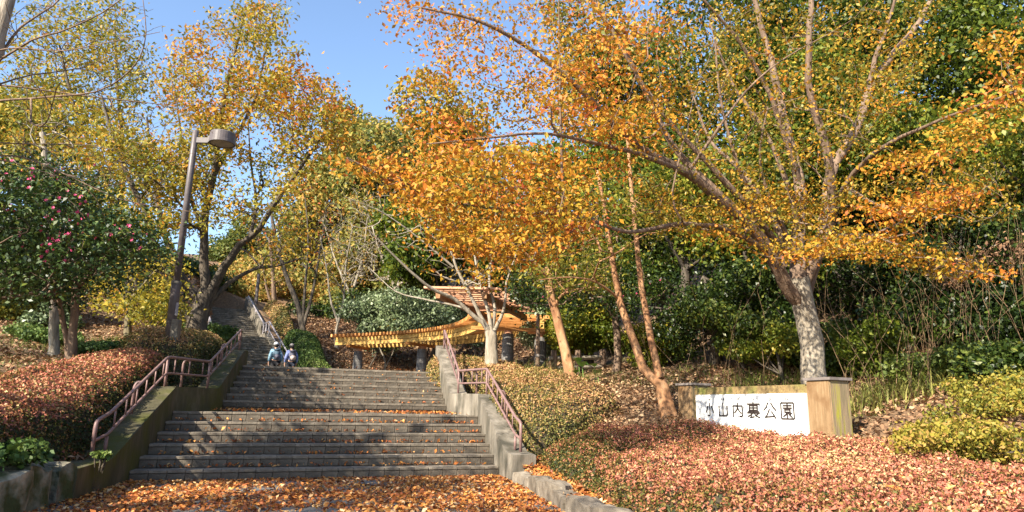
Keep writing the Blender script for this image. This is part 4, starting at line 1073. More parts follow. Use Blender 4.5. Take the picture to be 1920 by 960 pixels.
# ------------------------------------------------------------------ trees
def grow(limbs, targets, g, base, seg=.28, skip=.45, tip=.006, expo=.46, droop=0.0, straight=.35):
    """limbs: [(points, r0, r1)], first is the trunk. Twig paths run from the nearest limb or twig to every target."""
    cap = 60000
    pos = np.zeros((cap, 3)); dr = np.zeros((cap, 3)); par = np.full(cap, -1); fix = np.zeros(cap); ok = np.zeros(cap, bool); n = 0
    lim = []
    for li, (pts, r0, r1) in enumerate(limbs):
        c = smooth_line(pts, seg)
        k = len(c); t = np.gradient(c, axis=0); t /= np.linalg.norm(t, axis=1, keepdims=True) + 1e-9
        w = np.linspace(0, 1, k)
        rad = r0 + (r1 - r0) * w ** .8
        c = c + g.normal(0, .15, (k, 3)) * np.minimum(rad, .06)[:, None]
        if li == 0:
            rad = rad * (1 + .4 * np.exp(-np.linspace(0, 1, k) * np.linalg.norm(c[-1] - c[0]) / (r0 * 2.2)))
        pos[n:n + k] = c; dr[n:n + k] = t; fix[n:n + k] = rad; ok[n:n + k] = (w > skip) if li == 0 else (w > .12)
        n += k; lim.append((c, rad))
    T = np.asarray(targets, float)
    T = T[np.argsort(((T - base) ** 2).sum(1))] if len(T) else T
    paths = []
    for t in T:
        d = t - pos[:n]; L = np.sqrt((d * d).sum(1)) + 1e-6
        cost = L * (1.45 - .45 * (d * dr[:n]).sum(1) / L) + np.where(ok[:n], 0, 50)
        i = int(np.argmin(cost)); Li = L[i]
        k = max(2, min(int(Li / seg) + 1, 30))
        w = np.linspace(0, 1, k + 1)[1:][:, None]
        ctl = pos[i] + dr[i] * Li * straight + (t - pos[i]) * .25 + g.normal(0, .06 * Li, 3) + np.array([0, 0, .05 * Li])
        pts = (1 - w) ** 2 * pos[i] + 2 * w * (1 - w) * ctl + w * w * t
        pts[:-1] += g.normal(0, .02 + .012 * Li, (k - 1, 3)) if k > 1 else 0
        if n + k >= cap: break
        pos[n:n + k] = pts; dd = np.diff(np.vstack([pos[i], pts]), axis=0); dr[n:n + k] = dd / (np.linalg.norm(dd, axis=1, keepdims=True) + 1e-9)
        par[n] = i; par[n + 1:n + k] = np.arange(n, n + k - 1); ok[n:n + k] = True
        paths.append((i, n, k)); n += k
    cnt = np.zeros(n)
    for (i, s, k) in paths: cnt[s + k - 1] += 1
    for j in range(n - 1, -1, -1):
        if par[j] >= 0: cnt[par[j]] += cnt[j]
    rad = np.where(fix[:n] > 0, fix[:n], tip * np.maximum(cnt, 1) ** expo)
    for j in range(n):
        if par[j] >= 0: rad[j] = min(rad[j], rad[par[j]] * .92)
    return lim, [(np.vstack([pos[i], pos[s:s + k]]), np.concatenate([[min(rad[i], rad[s] * 1.15)], rad[s:s + k]])) for (i, s, k) in paths]

def merge(parts):
    vs, fs, o = [], [], 0
    for v, f in parts:
        vs.append(v); fs.append(f + o); o += len(v)
    return np.concatenate(vs), np.concatenate(fs)

def make_tree(name, label, limbs, targets, seed, bark_m, leaf_m=None, limb_m=None, nleaf=20, lsize=.1, sig=(.25, .25, .12), base_r=None, spread=.2, cat='tree', group=None, tip=.006, aspect=.5, up=.6, along=(.3, 1.0), skip=.45, straight=.35, droop=0, patchy=.12, single=0):
    """targets: list of (points, rnd base) or (points, rnd base, leaf factor)"""
    g = rs(seed)
    base = np.asarray(limbs[0][0][0], float)
    rt = thing(name, base, label, cat, group)
    tg = np.concatenate([t[0] for t in targets]); rb = np.concatenate([np.full(len(t[0]), t[1]) for t in targets]); lf = np.concatenate([np.full(len(t[0]), t[2] if len(t) > 2 else 1.0) for t in targets])
    od = np.argsort(((tg - base) ** 2).sum(1)); tg = tg[od]; rb = rb[od]; lf = lf[od]
    lim, paths = grow(limbs, tg, g, base, tip=tip, skip=skip, straight=straight)
    for i, (c, rad) in enumerate(lim):
        v, f = tube_arrays(c, rad, 14 if rad[0] > .1 else 8 if rad[0] > .03 else 6)
        if rad[0] > .1:
            a = np.tile(np.arange(14) * 2 * math.pi / 14, len(c)); zz = np.repeat(np.linspace(0, 1, len(c)), 14)
            cen = np.repeat(c, 14, axis=0)
            v = cen + (v - cen) * (1 + .07 * np.sin(3 * a + seed) + .05 * np.sin(5 * a + zz * 4 + seed) + .03 * g.normal(size=len(v)))[:, None]
        put('trunk' if i == 0 else 'limb', v, f, bark_m if (i == 0 or rad[0] > .16) else (limb_m or bark_m), rt, smooth=True)
    if paths:
        v, f = merge([tube_arrays(p, r, 3 if r[0] < .011 else 5) for p, r in paths])
        tag(put('twig_mass', v, f, limb_m or bark_m, rt, smooth=True), kind='stuff')
    if leaf_m and nleaf:
        ps, rr = [], []
        for j, (p, r) in enumerate(paths):
            n = g.poisson(nleaf * lf[j])
            if n == 0: continue
            w = g.uniform(along[0], along[1], n) ** .7 * (len(p) - 1); k = np.minimum(w.astype(int), len(p) - 2)
            q = p[k] + (p[k + 1] - p[k]) * (w - k)[:, None] + g.normal(size=(n, 3)) * np.array(sig)
            cb = rb[j] + patchy * g.normal()
            ps.append(q); rr.append(cb + spread * g.normal(size=n))
        ps = np.concatenate(ps); rr = np.clip(np.concatenate(rr), 0, 1)
        if single:
            w = ps - _C; zc = w @ _F; px = 960 + FPX * (w @ _R) / zc; py = 480 - FPX * (w @ _U) / zc
            d = np.where((px > 5) & (px < 1915) & (py > 5) & (py < 955), zc + g.uniform(0, .8, len(ps)), 1e9)
            near = np.argsort(d)[:single]
            lms = []
            for k in range(8):
                me = bpy.data.meshes.new('leaf'); bm = bmesh.new()
                prof = [(-.5, 0), (-.32, .17), (-.05, .27), (.22, .19), (.5, 0)]
                cv = .25 * g.uniform(-.4, 1)
                mid = [bm.verts.new((x, 0, -cv * x * x)) for x, _ in prof]
                rows = [[bm.verts.new((x, s_ * q, .10 - cv * x * x + .03 * g.normal())) for x, q in prof[1:-1]] for s_ in (1, -1)]
                for row in rows:
                    bm.faces.new((mid[0], mid[1], row[0])); bm.faces.new((mid[1], mid[2], row[1], row[0])); bm.faces.new((mid[2], mid[3], row[2], row[1])); bm.faces.new((mid[3], mid[4], row[2]))
                bm.to_mesh(me); bm.free()
                at = me.attributes.new('rnd', 'FLOAT', 'FACE'); at.data.foreach_set('value', np.full(len(me.polygons), .3 + .09 * k, np.float32))
                me.materials.append(MAT[leaf_m]); lms.append(me)
            for i in near:
                o = bpy.data.objects.new('leaf', lms[int(np.clip((rr[i] - .3) / .09, 0, 7))]); col.objects.link(o); o.parent = rt
                o.location = tuple(ps[i] - base)
                o.rotation_euler = (g.normal(0, .6), g.normal(.35, .5), g.uniform(0, 6.28)); q = lsize * g.uniform(.8, 1.35); o.scale = (q, q, q)
            kp = np.ones(len(ps), bool); kp[near] = False
            ps, rr = ps[kp], rr[kp]
        v, f = leaf_arrays(ps, lsize, g, up=up, aspect=aspect)
        tag(put('foliage', v, f, leaf_m, rt, rnd=rr), kind='stuff')
    return rt

def poly_t(poly, n, Y0, Y1, g, bow=0.0):
    """n crown points spread through the volume whose outline is poly, between two distances"""
    q = rnd_in(poly, n, g)
    return np.array([P(a, b, g.uniform(Y0, Y1)) for a, b in q])
def PL_(*pts): return [P(*p) for p in pts]
def gp(px, py, Y, sink=.12):
    p = P(px, py, Y); return np.array([p[0], p[1], gz(p[0], p[1]) - sink])

# -- the big tree at the right, behind the sign
g = rs(101)
bs = gp(1532, 725, 11.2)
orange = [poly_t([(700, 0), (1250, 0), (1250, 230), (1190, 320), (1130, 440), (1050, 480), (960, 505), (850, 470), (790, 420), (760, 350), (670, 300), (690, 280), (800, 290), (790, 240), (820, 190), (790, 110), (720, 40)], 250, 6.6, 10.2, g)]
big_t = [(orange[0], .57),
         (poly_t([(790, 290), (1000, 280), (1100, 380), (1070, 460), (960, 500), (850, 470), (780, 370)], 72, 6.2, 8.5, g), .47),
         (poly_t([(1250, 0), (1760, 0), (1700, 250), (1480, 330), (1250, 320)], 300, 8.2, 13, g), .27, .6),
         (poly_t([(1200, 330), (1640, 340), (1600, 450), (1480, 480), (1250, 440)], 130, 8.8, 11.5, g), .36, .75),
         (poly_t([(1640, 300), (1800, 225), (1920, 140), (1920, 190), (1800, 290), (1680, 335)], 34, 7.0, 8.5, g), .5, .75),
         (poly_t([(1470, 455), (1640, 440), (1760, 478), (1890, 518), (1885, 526), (1760, 515), (1600, 478), (1470, 495)], 46, 7.8, 9.2, g), .50, .8),
         (poly_t([(1620, 385), (1800, 350), (1805, 380), (1650, 425)], 30, 7.6, 8.8, g), .60, .8),
         (poly_t([(1860, 70), (1920, 40), (1920, 120), (1880, 160)], 8, 7, 9, g), .6),
         (poly_t([(1640, 330), (1900, 300), (1900, 400), (1700, 440)], 60, 9, 12, g), .18, .7),
         (poly_t([(640, 290), (760, 320), (850, 370), (830, 400), (740, 360), (660, 315)], 26, 6.4, 7.2, g), .55, .7)]
limbs = [([bs] + PL_((1522, 640, 11.2), (1506, 570, 11.1), (1497, 520, 11.0)), .185, .17),
         (PL_((1500, 570, 11.1), (1462, 510, 10.8), (1430, 450, 10.5), (1370, 390, 10.1), (1290, 325, 9.6), (1215, 285, 9.2), (1160, 240, 8.8), (1080, 160, 8.3), (1000, 95, 8), (900, 40, 7.6), (790, 15, 7.4)), .118, .012),
         (PL_((1497, 530, 11), (1500, 440, 11.2), (1502, 350, 11.3), (1480, 260, 11.4), (1452, 140, 11.4), (1415, 0, 11.4), (1390, -120, 11.3)), .13, .03),
         (PL_((1505, 540, 11.1), (1545, 450, 11.0), (1559, 380, 10.8), (1556, 330, 10.6), (1543, 257, 10.4), (1520, 183, 10.2), (1516, 90, 10), (1522, -30, 10), (1530, -150, 10)), .10, .03),
         (PL_((1510, 550, 11.2), (1548, 420, 11.4), (1560, 320, 11.6), (1607, 240, 11.8), (1632, 165, 12), (1676, 100, 12.2), (1717, 50, 12.4), (1755, -20, 12.6), (1790, -120, 12.8)), .12, .03),
         (PL_((1630, 172, 12), (1640, 110, 11.9), (1660, 60, 11.8), (1685, -30, 11.6)), .06, .02),
         (PL_((1558, 410, 11.2), (1590, 340, 10.6), (1650, 280, 9.8), (1740, 235, 9.0), (1830, 200, 8.3), (1925, 165, 7.6)), .055, .012),
         (PL_((1540, 450, 10.9), (1620, 440, 9.8), (1700, 465, 9.1), (1780, 500, 8.7), (1885, 520, 8.3)), .035, .006),
         (PL_((1585, 350, 10.7), (1660, 390, 9.6), (1750, 380, 8.6), (1810, 365, 8.1)), .035, .007),
         (PL_((1440, 470, 10.6), (1360, 430, 10), (1280, 420, 9.4), (1180, 435, 8.8), (1100, 410, 8.2), (1000, 398, 7.7), (900, 388, 7.3), (820, 372, 7.0), (740, 340, 6.8), (650, 295, 6.6)), .05, .006),
         (PL_((1400, 415, 10.3), (1330, 345, 10.2), (1260, 270, 10.2), (1190, 130, 10), (1130, 30, 9.8), (1080, -60, 9.6)), .07, .02),
         (PL_((1300, 330, 9.7), (1200, 290, 8.6), (1120, 270, 7.8), (1020, 250, 7.2), (900, 260, 6.9), (800, 270, 6.8)), .045, .008),
         (PL_((1502, 345, 11.3), (1440, 170, 10.6), (1380, 70, 10.2), (1320, 0, 9.8), (1270, -80, 9.5)), .06, .015),
         (PL_((1470, 500, 10.9), (1410, 400, 10.7), (1350, 330, 10.6), (1270, 245, 10.5), (1200, 150, 10.4)), .085, .02),
         (PL_((1485, 480, 10.9), (1430, 380, 11.2), (1390, 320, 11.4), (1330, 260, 11.6), (1290, 150, 11.8)), .07, .015),
         (PL_((1490, 470, 11), (1455, 400, 10.6), (1432, 340, 10.3), (1425, 280, 10.1), (1440, 200, 10)), .045, .012),
         (PL_((1420, 430, 10.5), (1400, 350, 10.1), (1380, 300, 9.9), (1350, 180, 9.7), (1340, 60, 9.6)), .04, .012),
         (PL_((1478, 480, 10.9), (1400, 385, 10.4), (1320, 300, 10), (1240, 210, 9.6), (1170, 100, 9.2), (1120, 0, 9)), .06, .012),
         (PL_((1500, 430, 11.1), (1470, 330, 10.9), (1430, 240, 10.8), (1370, 150, 10.7), (1330, 40, 10.6)), .06, .014),
         (PL_((1054, 405, 7.8), (1053, 300, 7.7), (1050, 180, 7.6), (1048, 40, 7.5), (1046, -60, 7.4)), .022, .006),
         (PL_((1290, 325, 9.6), (1340, 250, 9.2), (1400, 170, 8.9), (1470, 110, 8.7), (1560, 60, 8.6)), .03, .006)]
make_tree('autumn_tree', 'large spreading autumn tree with orange and yellow leaves, grey trunk rising behind the sign', limbs, big_t, 102, 'bark_grey', 'lf_orange', nleaf=54, lsize=.064, sig=(.20, .20, .045), spread=.13, tip=.0042, aspect=.55, up=.6, patchy=.15, single=300, limb_m='bark_brown', along=(.45, 1.0))

# -- two stemmed tree beside the sign, and the leaning one
g = rs(111)
b2 = gp(1256, 790, 11.7)
limbs = [([b2] + PL_((1244, 735, 11.7), (1236, 712, 11.7)), .115, .10),
         (PL_((1240, 722, 11.7), (1205, 690, 11.8), (1190, 645, 11.9), (1165, 570, 12), (1148, 490, 12), (1135, 400, 12), (1120, 320, 12.1)), .088, .03),
         (PL_((1238, 712, 11.7), (1222, 640, 11.9), (1206, 560, 12.1), (1192, 440, 12.3), (1182, 330, 12.4), (1175, 240, 12.5)), .07, .03),
         (PL_((1160, 560, 12), (1120, 530, 11.6), (1070, 520, 11.2), (1010, 525, 11)), .025, .008)]
make_tree('smooth_barked_tree', 'two stemmed tree with smooth orange brown bark growing left of the sign', limbs, [(poly_t([(980, 490), (1150, 480), (1290, 420), (1260, 330), (1080, 330), (990, 430)], 110, 10.5, 13.5, g), .25)], 112, 'bark_orange', 'lf_yellow', nleaf=20, lsize=.085, sig=(.2, .2, .1), tip=.005)
b3 = gp(1080, 725, 14.6)
limbs = [([b3] + PL_((1066, 680, 14.6), (1048, 610, 14.6), (1032, 545, 14.5), (1026, 500, 14.4)), .13, .08), (PL_((1028, 510, 14.4), (1080, 440, 14), (1120, 380, 13.6)), .05, .015), (PL_((1028, 520, 14.4), (980, 470, 14), (930, 440, 13.7)), .05, .015)]
make_tree('leaning_tree', 'leaning tree with smooth brown trunk right of the pergola', limbs, [(poly_t([(950, 500), (1030, 470), (1140, 480), (1150, 550), (1040, 550), (1010, 530)], 90, 12.6, 15.5, g), .2)], 114, 'bark_orange', 'lf_yellow', nleaf=26, lsize=.085, sig=(.2, .2, .1), tip=.005)
b4 = gp(1156, 705, 17)
limbs = [([b4] + PL_((1158, 650, 17), (1154, 600, 17)), .10, .085), (PL_((1154, 605, 17), (1140, 575, 16.8), (1120, 560, 16.5), (1090, 545, 16.2)), .065, .03), (PL_((1155, 600, 17), (1158, 560, 17.2), (1165, 500, 17.4)), .06, .03)]
t4 = poly_t([(960, 570), (1120, 575), (1260, 560), (1260, 480), (1060, 490), (960, 530)], 130, 15.5, 19, g)
cam2 = make_tree('camellia_tree', 'dark leaved camellia with forked brown trunk behind the two stemmed tree', limbs, [(t4, .4)], 116, 'bark_brown', 'lf_dark', nleaf=55, lsize=.10, sig=(.28, .28, .22), tip=.006)
g = rs(117)

# -- pale many stemmed tree below the pergola
b5 = gp(921, 682, 16.2)
limbs = [([b5] + PL_((921, 650, 16.2), (920, 622, 16.2)), .155, .135),
         (PL_((921, 628, 16.2), (905, 605, 16.1), (880, 585, 16.0), (850, 560, 15.8), (800, 535, 15.4), (740, 480, 15), (690, 430, 14.6)), .07, .012),
         (PL_((920, 625, 16.2), (900, 590, 16.1), (880, 550, 16), (855, 500, 15.9), (830, 420, 15.8), (800, 340, 15.6)), .06, .014),
         (PL_((921, 625, 16.2), (915, 580, 16.2), (902, 540, 16.3), (890, 480, 16.4), (880, 400, 16.5)), .06, .015),
         (PL_((922, 625, 16.2), (928, 580, 16.3), (918, 530, 16.4), (925, 450, 16.5), (935, 350, 16.6)), .055, .015),
         (PL_((923, 625, 16.2), (940, 595, 16.2), (947, 565, 16.1), (950, 530, 16), (970, 470, 15.9)), .055, .015),
         (PL_((880, 580, 16.1), (840, 570, 16.2), (790, 560, 16.4), (740, 545, 16.6), (690, 500, 16.8)), .03, .008),
         (PL_((850, 500, 15.9), (790, 450, 15.6), (720, 400, 15.2), (650, 370, 14.8)), .03, .007)]
make_tree('pale_tree', 'pale barked tree fanning into many stems below the pergola roof', limbs, [(poly_t([(660, 350), (800, 330), (980, 430), (960, 520), (860, 530), (760, 500)], 190, 14, 17.5, g), .45, .25), (poly_t([(870, 530), (900, 490), (980, 480), (960, 525), (880, 545)], 20, 14.8, 16, g), .5, 1.6)], 118, 'bark_pale', 'lf_orange', nleaf=9, lsize=.11, sig=(.2, .2, .1), tip=.006)

# -- big tree left of the stairs
g = rs(121)
b6 = gp(370, 648, 19.6)
limbs = [([b6] + PL_((370, 600, 19.6), (382, 565, 19.6), (388, 545, 19.6)), .29, .23),
         (PL_((362, 600, 19.6), (335, 565, 19.4), (318, 520, 19.2), (285, 450, 19), (270, 390, 18.8), (240, 330, 18.6), (215, 270, 18.5), (190, 180, 18.5)), .15, .03),
         (PL_((380, 570, 19.6), (340, 520, 19.8), (318, 470, 20), (300, 400, 20.2), (285, 320, 20.4), (275, 220, 20.6)), .13, .03),
         (PL_((386, 555, 19.6), (382, 470, 19.5), (385, 400, 19.4), (402, 320, 19.3), (412, 230, 19.2), (432, 130, 19.2), (455, 40, 19.2)), .15, .03),
         (PL_((390, 560, 19.6), (415, 510, 19.4), (450, 460, 19.2), (485, 430, 19), (530, 360, 18.6), (580, 290, 18.3), (620, 230, 18)), .15, .02),
         (PL_((392, 570, 19.6), (430, 530, 19.8), (475, 505, 20), (530, 495, 20.2), (600, 470, 20.4)), .09, .015),
         (PL_((383, 440, 19.5), (355, 360, 20), (345, 290, 20.3), (330, 180, 20.6)), .08, .02),
         (PL_((400, 330, 19.3), (440, 260, 19.6), (480, 180, 20), (500, 80, 20.3)), .07, .02),
         (PL_((470, 440, 19.1), (480, 380, 19.6), (470, 300, 20), (465, 220, 20.3)), .06, .015),
         (PL_((318, 520, 19.2), (280, 480, 18.8), (230, 460, 18.4), (180, 440, 18.2)), .05, .012)]
oak_t = [(poly_t([(300, 140), (340, 70), (420, 10), (530, 10), (560, 130), (520, 200), (440, 260), (330, 260)], 150, 17.5, 22, g), .55),
         (poly_t([(300, 240), (440, 240), (440, 330), (400, 420), (330, 440), (300, 340)], 80, 17.5, 22, g), .42),
         (poly_t([(470, 150), (560, 130), (640, 185), (650, 260), (590, 290), (500, 260)], 80, 17, 20.5, g), .60),
         (poly_t([(440, 270), (580, 280), (560, 350), (470, 420), (420, 420)], 60, 17, 21, g), .45, .5),
         (poly_t([(470, 430), (620, 380), (600, 480), (480, 510)], 45, 18, 21, g), .5, .2),
         (poly_t([(140, 240), (310, 240), (310, 430), (180, 470), (130, 380)], 90, 17, 20, g), .35)]
make_tree('autumn_oak', 'tall dark trunked tree with airy yellow orange crown left of the stairs', limbs, oak_t, 122, 'bark_dark', 'lf_oak', nleaf=50, lsize=.145, sig=(.27, .27, .17), spread=.15, tip=.0065, aspect=.45, patchy=.18, along=(.75, 1.0))
b7 = gp(255, 615, 25)
limbs = [([b7] + PL_((252, 560, 25), (240, 480, 25), (225, 400, 25)), .26, .17), (PL_((228, 410, 25), (180, 300, 24.5), (140, 200, 24), (110, 80, 23.5)), .12, .03), (PL_((225, 400, 25), (230, 280, 25.4), (220, 160, 25.6), (215, 40, 25.6)), .12, .03), (PL_((232, 440, 25), (140, 380, 24), (70, 320, 23.4), (20, 250, 23)), .09, .02)]
make_tree('olive_yellow_tree', 'tall olive yellow tree filling the upper left behind the camellia', limbs, [(poly_t([(60, 0), (255, 0), (280, 110), (270, 240), (150, 250), (20, 210), (30, 90)], 190, 22, 27, g), .35), (poly_t([(0, 240), (240, 250), (330, 340), (330, 430), (150, 450), (0, 330)], 190, 22, 27, g), .4)], 124, 'bark_dark', 'lf_oak', nleaf=40, lsize=.17, sig=(.36, .36, .24), spread=.16, tip=.007, aspect=.45, along=(.55, 1.0))
b8 = gp(240, 632, 18.2)
limbs = [([b8] + PL_((240, 600, 18.2), (245, 560, 18.2)), .10, .07), (PL_((244, 570, 18.2), (210, 530, 18), (180, 510, 17.8)), .04, .012), (PL_((245, 562, 18.2), (280, 520, 18.3), (310, 490, 18.4)), .04, .012)]
make_tree('small_yellow_tree', 'small bright yellow tree between the camellia and the lamp pole', limbs, [(poly_t([(165, 520), (230, 480), (330, 465), (340, 560), (300, 600), (190, 590), (160, 560)], 80, 16.8, 20, g), .5)], 126, 'bark_olive', 'lf_yellow', nleaf=26, lsize=.12, sig=(.25, .25, .14), tip=.006)
b8 = gp(292, 650, 17.5)
limbs = [([b8] + PL_((290, 620, 17.5), (282, 600, 17.5)), .08, .06), (PL_((284, 605, 17.5), (265, 580, 17.3), (250, 570, 17)), .04, .015), (PL_((285, 605, 17.5), (300, 575, 17.4), (315, 560, 17.4)), .04, .015)]
make_tree('small_leafy_tree', 'little yellow green tree with short crooked trunk beside the lamp pole', limbs, [(poly_t([(240, 560), (320, 545), (345, 580), (320, 615), (250, 600)], 50, 16.5, 18.5, g), .35)], 127, 'bark_dark', 'lf_yellow', nleaf=36, lsize=.10, sig=(.2, .2, .12), tip=.005)

# -- camellia with pink flowers
g = rs(131)
b9 = gp(137, 692, 11.6)
limbs = [([b9] + PL_((136, 650, 11.6), (140, 590, 11.6), (145, 530, 11.6), (140, 450, 11.6)), .085, .05),
         ([b9 + np.array([-.10, .02, 0])] + PL_((127, 650, 11.6), (118, 600, 11.5), (108, 550, 11.3), (90, 480, 11.1)), .06, .03),
         (PL_((145, 540, 11.6), (190, 480, 11.3), (240, 440, 11)), .05, .015), (PL_((142, 500, 11.6), (80, 430, 11.2), (30, 390, 11)), .05, .015)]
ct = poly_t([(0, 320), (60, 290), (150, 330), (200, 400), (300, 430), (270, 480), (190, 520), (90, 560), (-60, 560), (-120, 380)], 300, 9.8, 13.2, g)
camel = make_tree('camellia_tree', 'dark glossy camellia tree with pink flowers at the left edge', limbs, [(ct, .45)], 132, 'bark_brown', 'lf_camellia', nleaf=62, lsize=.085, sig=(.32, .32, .12), tip=.005, along=(.5, 1.0))
def flower_mesh(nm):
    v, f = [], []
    for ring, (n_, r, z, l) in enumerate(((6, .048, .0, .0), (5, .030, .02, .5))):
        for k in range(n_):
            a = 2 * math.pi * (k + l) / n_
            for (rr, da, zz) in ((0, 0, 0), (r * .75, -.42, .012), (r * 1.1, 0, .02), (r * .75, .42, .012)):
                v.append((rr * math.cos(a + da), rr * math.sin(a + da), z + zz))
            b = len(v) - 4; f.append((b, b + 1, b + 2, b + 3))
    me = bpy.data.meshes.new(nm); me.from_pydata(v, [], f); me.materials.append(MAT['petal']); return me
fm = flower_mesh('flower')
def flowers(root, pts, g, scale=1.0):
    for p in pts:
        o = bpy.data.objects.new('flower', fm); col.objects.link(o); o.parent = root
        o.location = tuple(np.array(p) - np.array(root.location))
        o.rotation_euler = (g.uniform(.6, 1.7), g.uniform(-.4, .4), g.uniform(-2.2, .6)); s_ = g.uniform(.5, .82) * scale; o.scale = (s_, s_, s_)
fp = poly_t([(0, 310), (90, 320), (180, 390), (280, 440), (270, 470), (180, 470), (100, 500), (0, 440)], 62, 10.0, 10.6, g)
fp = np.concatenate([fp, poly_t([(80, 440), (140, 430), (150, 470), (90, 475)], 12, 9.95, 10.2, g), poly_t([(0, 300), (200, 300), (170, 350), (0, 340)], 14, 10.2, 11, g)])
flowers(camel, fp, g)
flowers(cam2, poly_t([(960, 555), (1100, 530), (1260, 520), (1250, 560), (1100, 560)], 14, 15.3, 15.8, g), g, 1.1)
b10 = gp(100, 675, 13.8)
limbs = [([b10] + PL_((101, 630, 13.8), (102, 570, 13.8), (98, 480, 13.8), (90, 380, 13.8), (80, 250, 13.8)), .10, .06), (PL_((98, 480, 13.8), (50, 400, 13.6), (0, 330, 13.4)), .05, .02)]
make_tree('grey_trunked_tree', 'straight grey trunk standing just left of the camellia stems', limbs, [(poly_t([(-40, 180), (120, 150), (150, 330), (0, 350)], 60, 12.5, 15, g), .3, .6)], 134, 'bark_grey', 'lf_oak', nleaf=20, lsize=.10, sig=(.25, .25, .15))

# -- bare cherry leaning in from the left edge
g = rs(141)
lb = np.array([-7.3, 6.6, gz(-7.3, 6.6) - .1])
limbs = [([lb, (-6.95, 6.75, 2.2), (-6.3, 6.9, 3.8)] + PL_((-25, 130, 7), (5, 40, 7), (30, -60, 7)), .16, .06),
         ([P(-60, 212, 7)] + PL_((0, 190, 7), (90, 182, 6.9), (180, 172, 6.8), (230, 145, 6.7), (262, 108, 6.7), (274, 60, 6.6), (268, 0, 6.6)), .017, .004),
         ([P(-60, 172, 7)] + PL_((0, 160, 7), (70, 168, 7.1), (160, 180, 7.2), (250, 190, 7.3), (330, 203, 7.4), (400, 250, 7.6)), .014, .003),
         ([P(-40, 140, 7)] + PL_((0, 112, 7), (60, 75, 6.8), (110, 60, 6.6), (190, 25, 6.4), (250, -20, 6.2)), .016, .005),
         (PL_((-10, 120, 7), (40, 50, 7.2), (100, 10, 7.4), (160, -60, 7.6)), .018, .006),
         (PL_((-20, 100, 7), (30, 90, 6.7), (120, 95, 6.5), (210, 78, 6.3), (300, 60, 6.2)), .012, .003),
         (PL_((-40, 170, 7), (60, 140, 7.3), (150, 128, 7.6), (240, 90, 7.9)), .012, .003),
         ([P(-120, 300, 7)] + PL_((0, 292, 7), (60, 300, 7), (140, 335, 7), (220, 372, 7), (300, 388, 7), (395, 402, 7.1)), .012, .003),
         ([P(-120, 260, 7)] + PL_((0, 268, 7), (80, 270, 7.2), (170, 272, 7.3), (240, 290, 7.4)), .012, .003),
         ([P(-120, 330, 7)] + PL_((0, 300, 6.9), (50, 315, 6.9), (110, 330, 6.8), (160, 350, 6.8)), .010, .003)]
make_tree('bare_cherry_tree', 'nearly leafless grey tree reaching in over the top left corner', limbs, [(poly_t([(0, 0), (280, 0), (340, 100), (390, 260), (300, 380), (100, 330), (0, 300)], 380, 6, 8.2, g), .5)], 142, 'bark_grey', None, limb_m='bark_brown', nleaf=0, tip=.0022)

# -- bare young trees on the leafy bank beyond the plaza
def bank_tree(label, base, stems, targ, seed, bm_, lm_, nleaf, name='young_tree', r=.16, lsize=.16, rb=.6):
    gg = rs(seed); b = gp(*base)
    lim = [([b] + PL_(*stems[0]), r, r * .45)] + [(PL_(*s_), r * .6, r * .15) for s_ in stems[1:]]
    return make_tree(name, label, lim, [(poly_t(targ[0], targ[1], targ[2], targ[3], gg), rb)], seed, bm_, lm_, nleaf=nleaf, lsize=lsize, sig=(.4, .4, .25), tip=.010, skip=.3)
bank_tree('dark forked bank tree with several bare stems and reddish leaf tips', (567, 652, 35.5), [[(567, 615, 35.5), (558, 570, 35.5), (538, 520, 35.5), (515, 440, 35.5), (508, 380, 35.5)], [(566, 620, 35.5), (572, 540, 35.5), (578, 450, 35.5), (572, 370, 35.5)], [(570, 610, 35.5), (588, 540, 35.5), (600, 470, 35.5), (612, 390, 35.5)]], ([(480, 400), (560, 320), (640, 380), (620, 500), (500, 500)], 130, 33, 38), 151, 'bark_dark', 'lf_orange', 3, r=.17, rb=.8)
bank_tree('thin pale bare tree with two stems on the leaf covered bank', (632, 652, 35), [[(630, 625, 35), (634, 605, 35)], [(634, 605, 35), (620, 560, 35), (612, 500, 35), (600, 440, 35)], [(634, 605, 35), (645, 560, 35), (648, 500, 35), (660, 430, 35)]], ([(580, 450), (640, 400), (700, 430), (680, 540), (600, 540)], 90, 33, 37), 152, 'bark_pale', 'lf_hill', 3, r=.12, rb=.6)
bank_tree('slender grey stems beside the top of the upper stairs', (516, 608, 45), [[(515, 580, 45), (512, 520, 45), (505, 440, 45)], [(515, 590, 45), (500, 540, 45), (490, 480, 45)]], ([(470, 430), (550, 420), (560, 540), (480, 540)], 60, 43, 47), 153, 'bark_brown', 'lf_hill', 10, r=.2, rb=.55, lsize=.2)
for lab_, base_, tp, sd in (('bare twiggy tree with pale brown branches above the pergola shrubs', (745, 590, 37), [(640, 420), (720, 330), (830, 350), (860, 470), (760, 540), (660, 520)], 161), ('bare twiggy tree left of the skyline hill tree', (660, 600, 41), [(590, 400), (650, 330), (730, 370), (740, 480), (650, 540)], 162)):
    x_, y_, Y_ = base_
    bank_tree(lab_, base_, [[(x_, y_ - 30, Y_), (x_ + 2, y_ - 60, Y_)], [(x_, y_ - 40, Y_), (x_ - 30, y_ - 110, Y_), (x_ - 55, y_ - 190, Y_)], [(x_, y_ - 50, Y_), (x_ + 20, y_ - 120, Y_), (x_ + 30, y_ - 200, Y_)]], (tp, 330, Y_ - 4, Y_ + 2), sd, 'bark_pale', 'lf_hill', 2, name='bare_tree', r=.16, rb=.7)
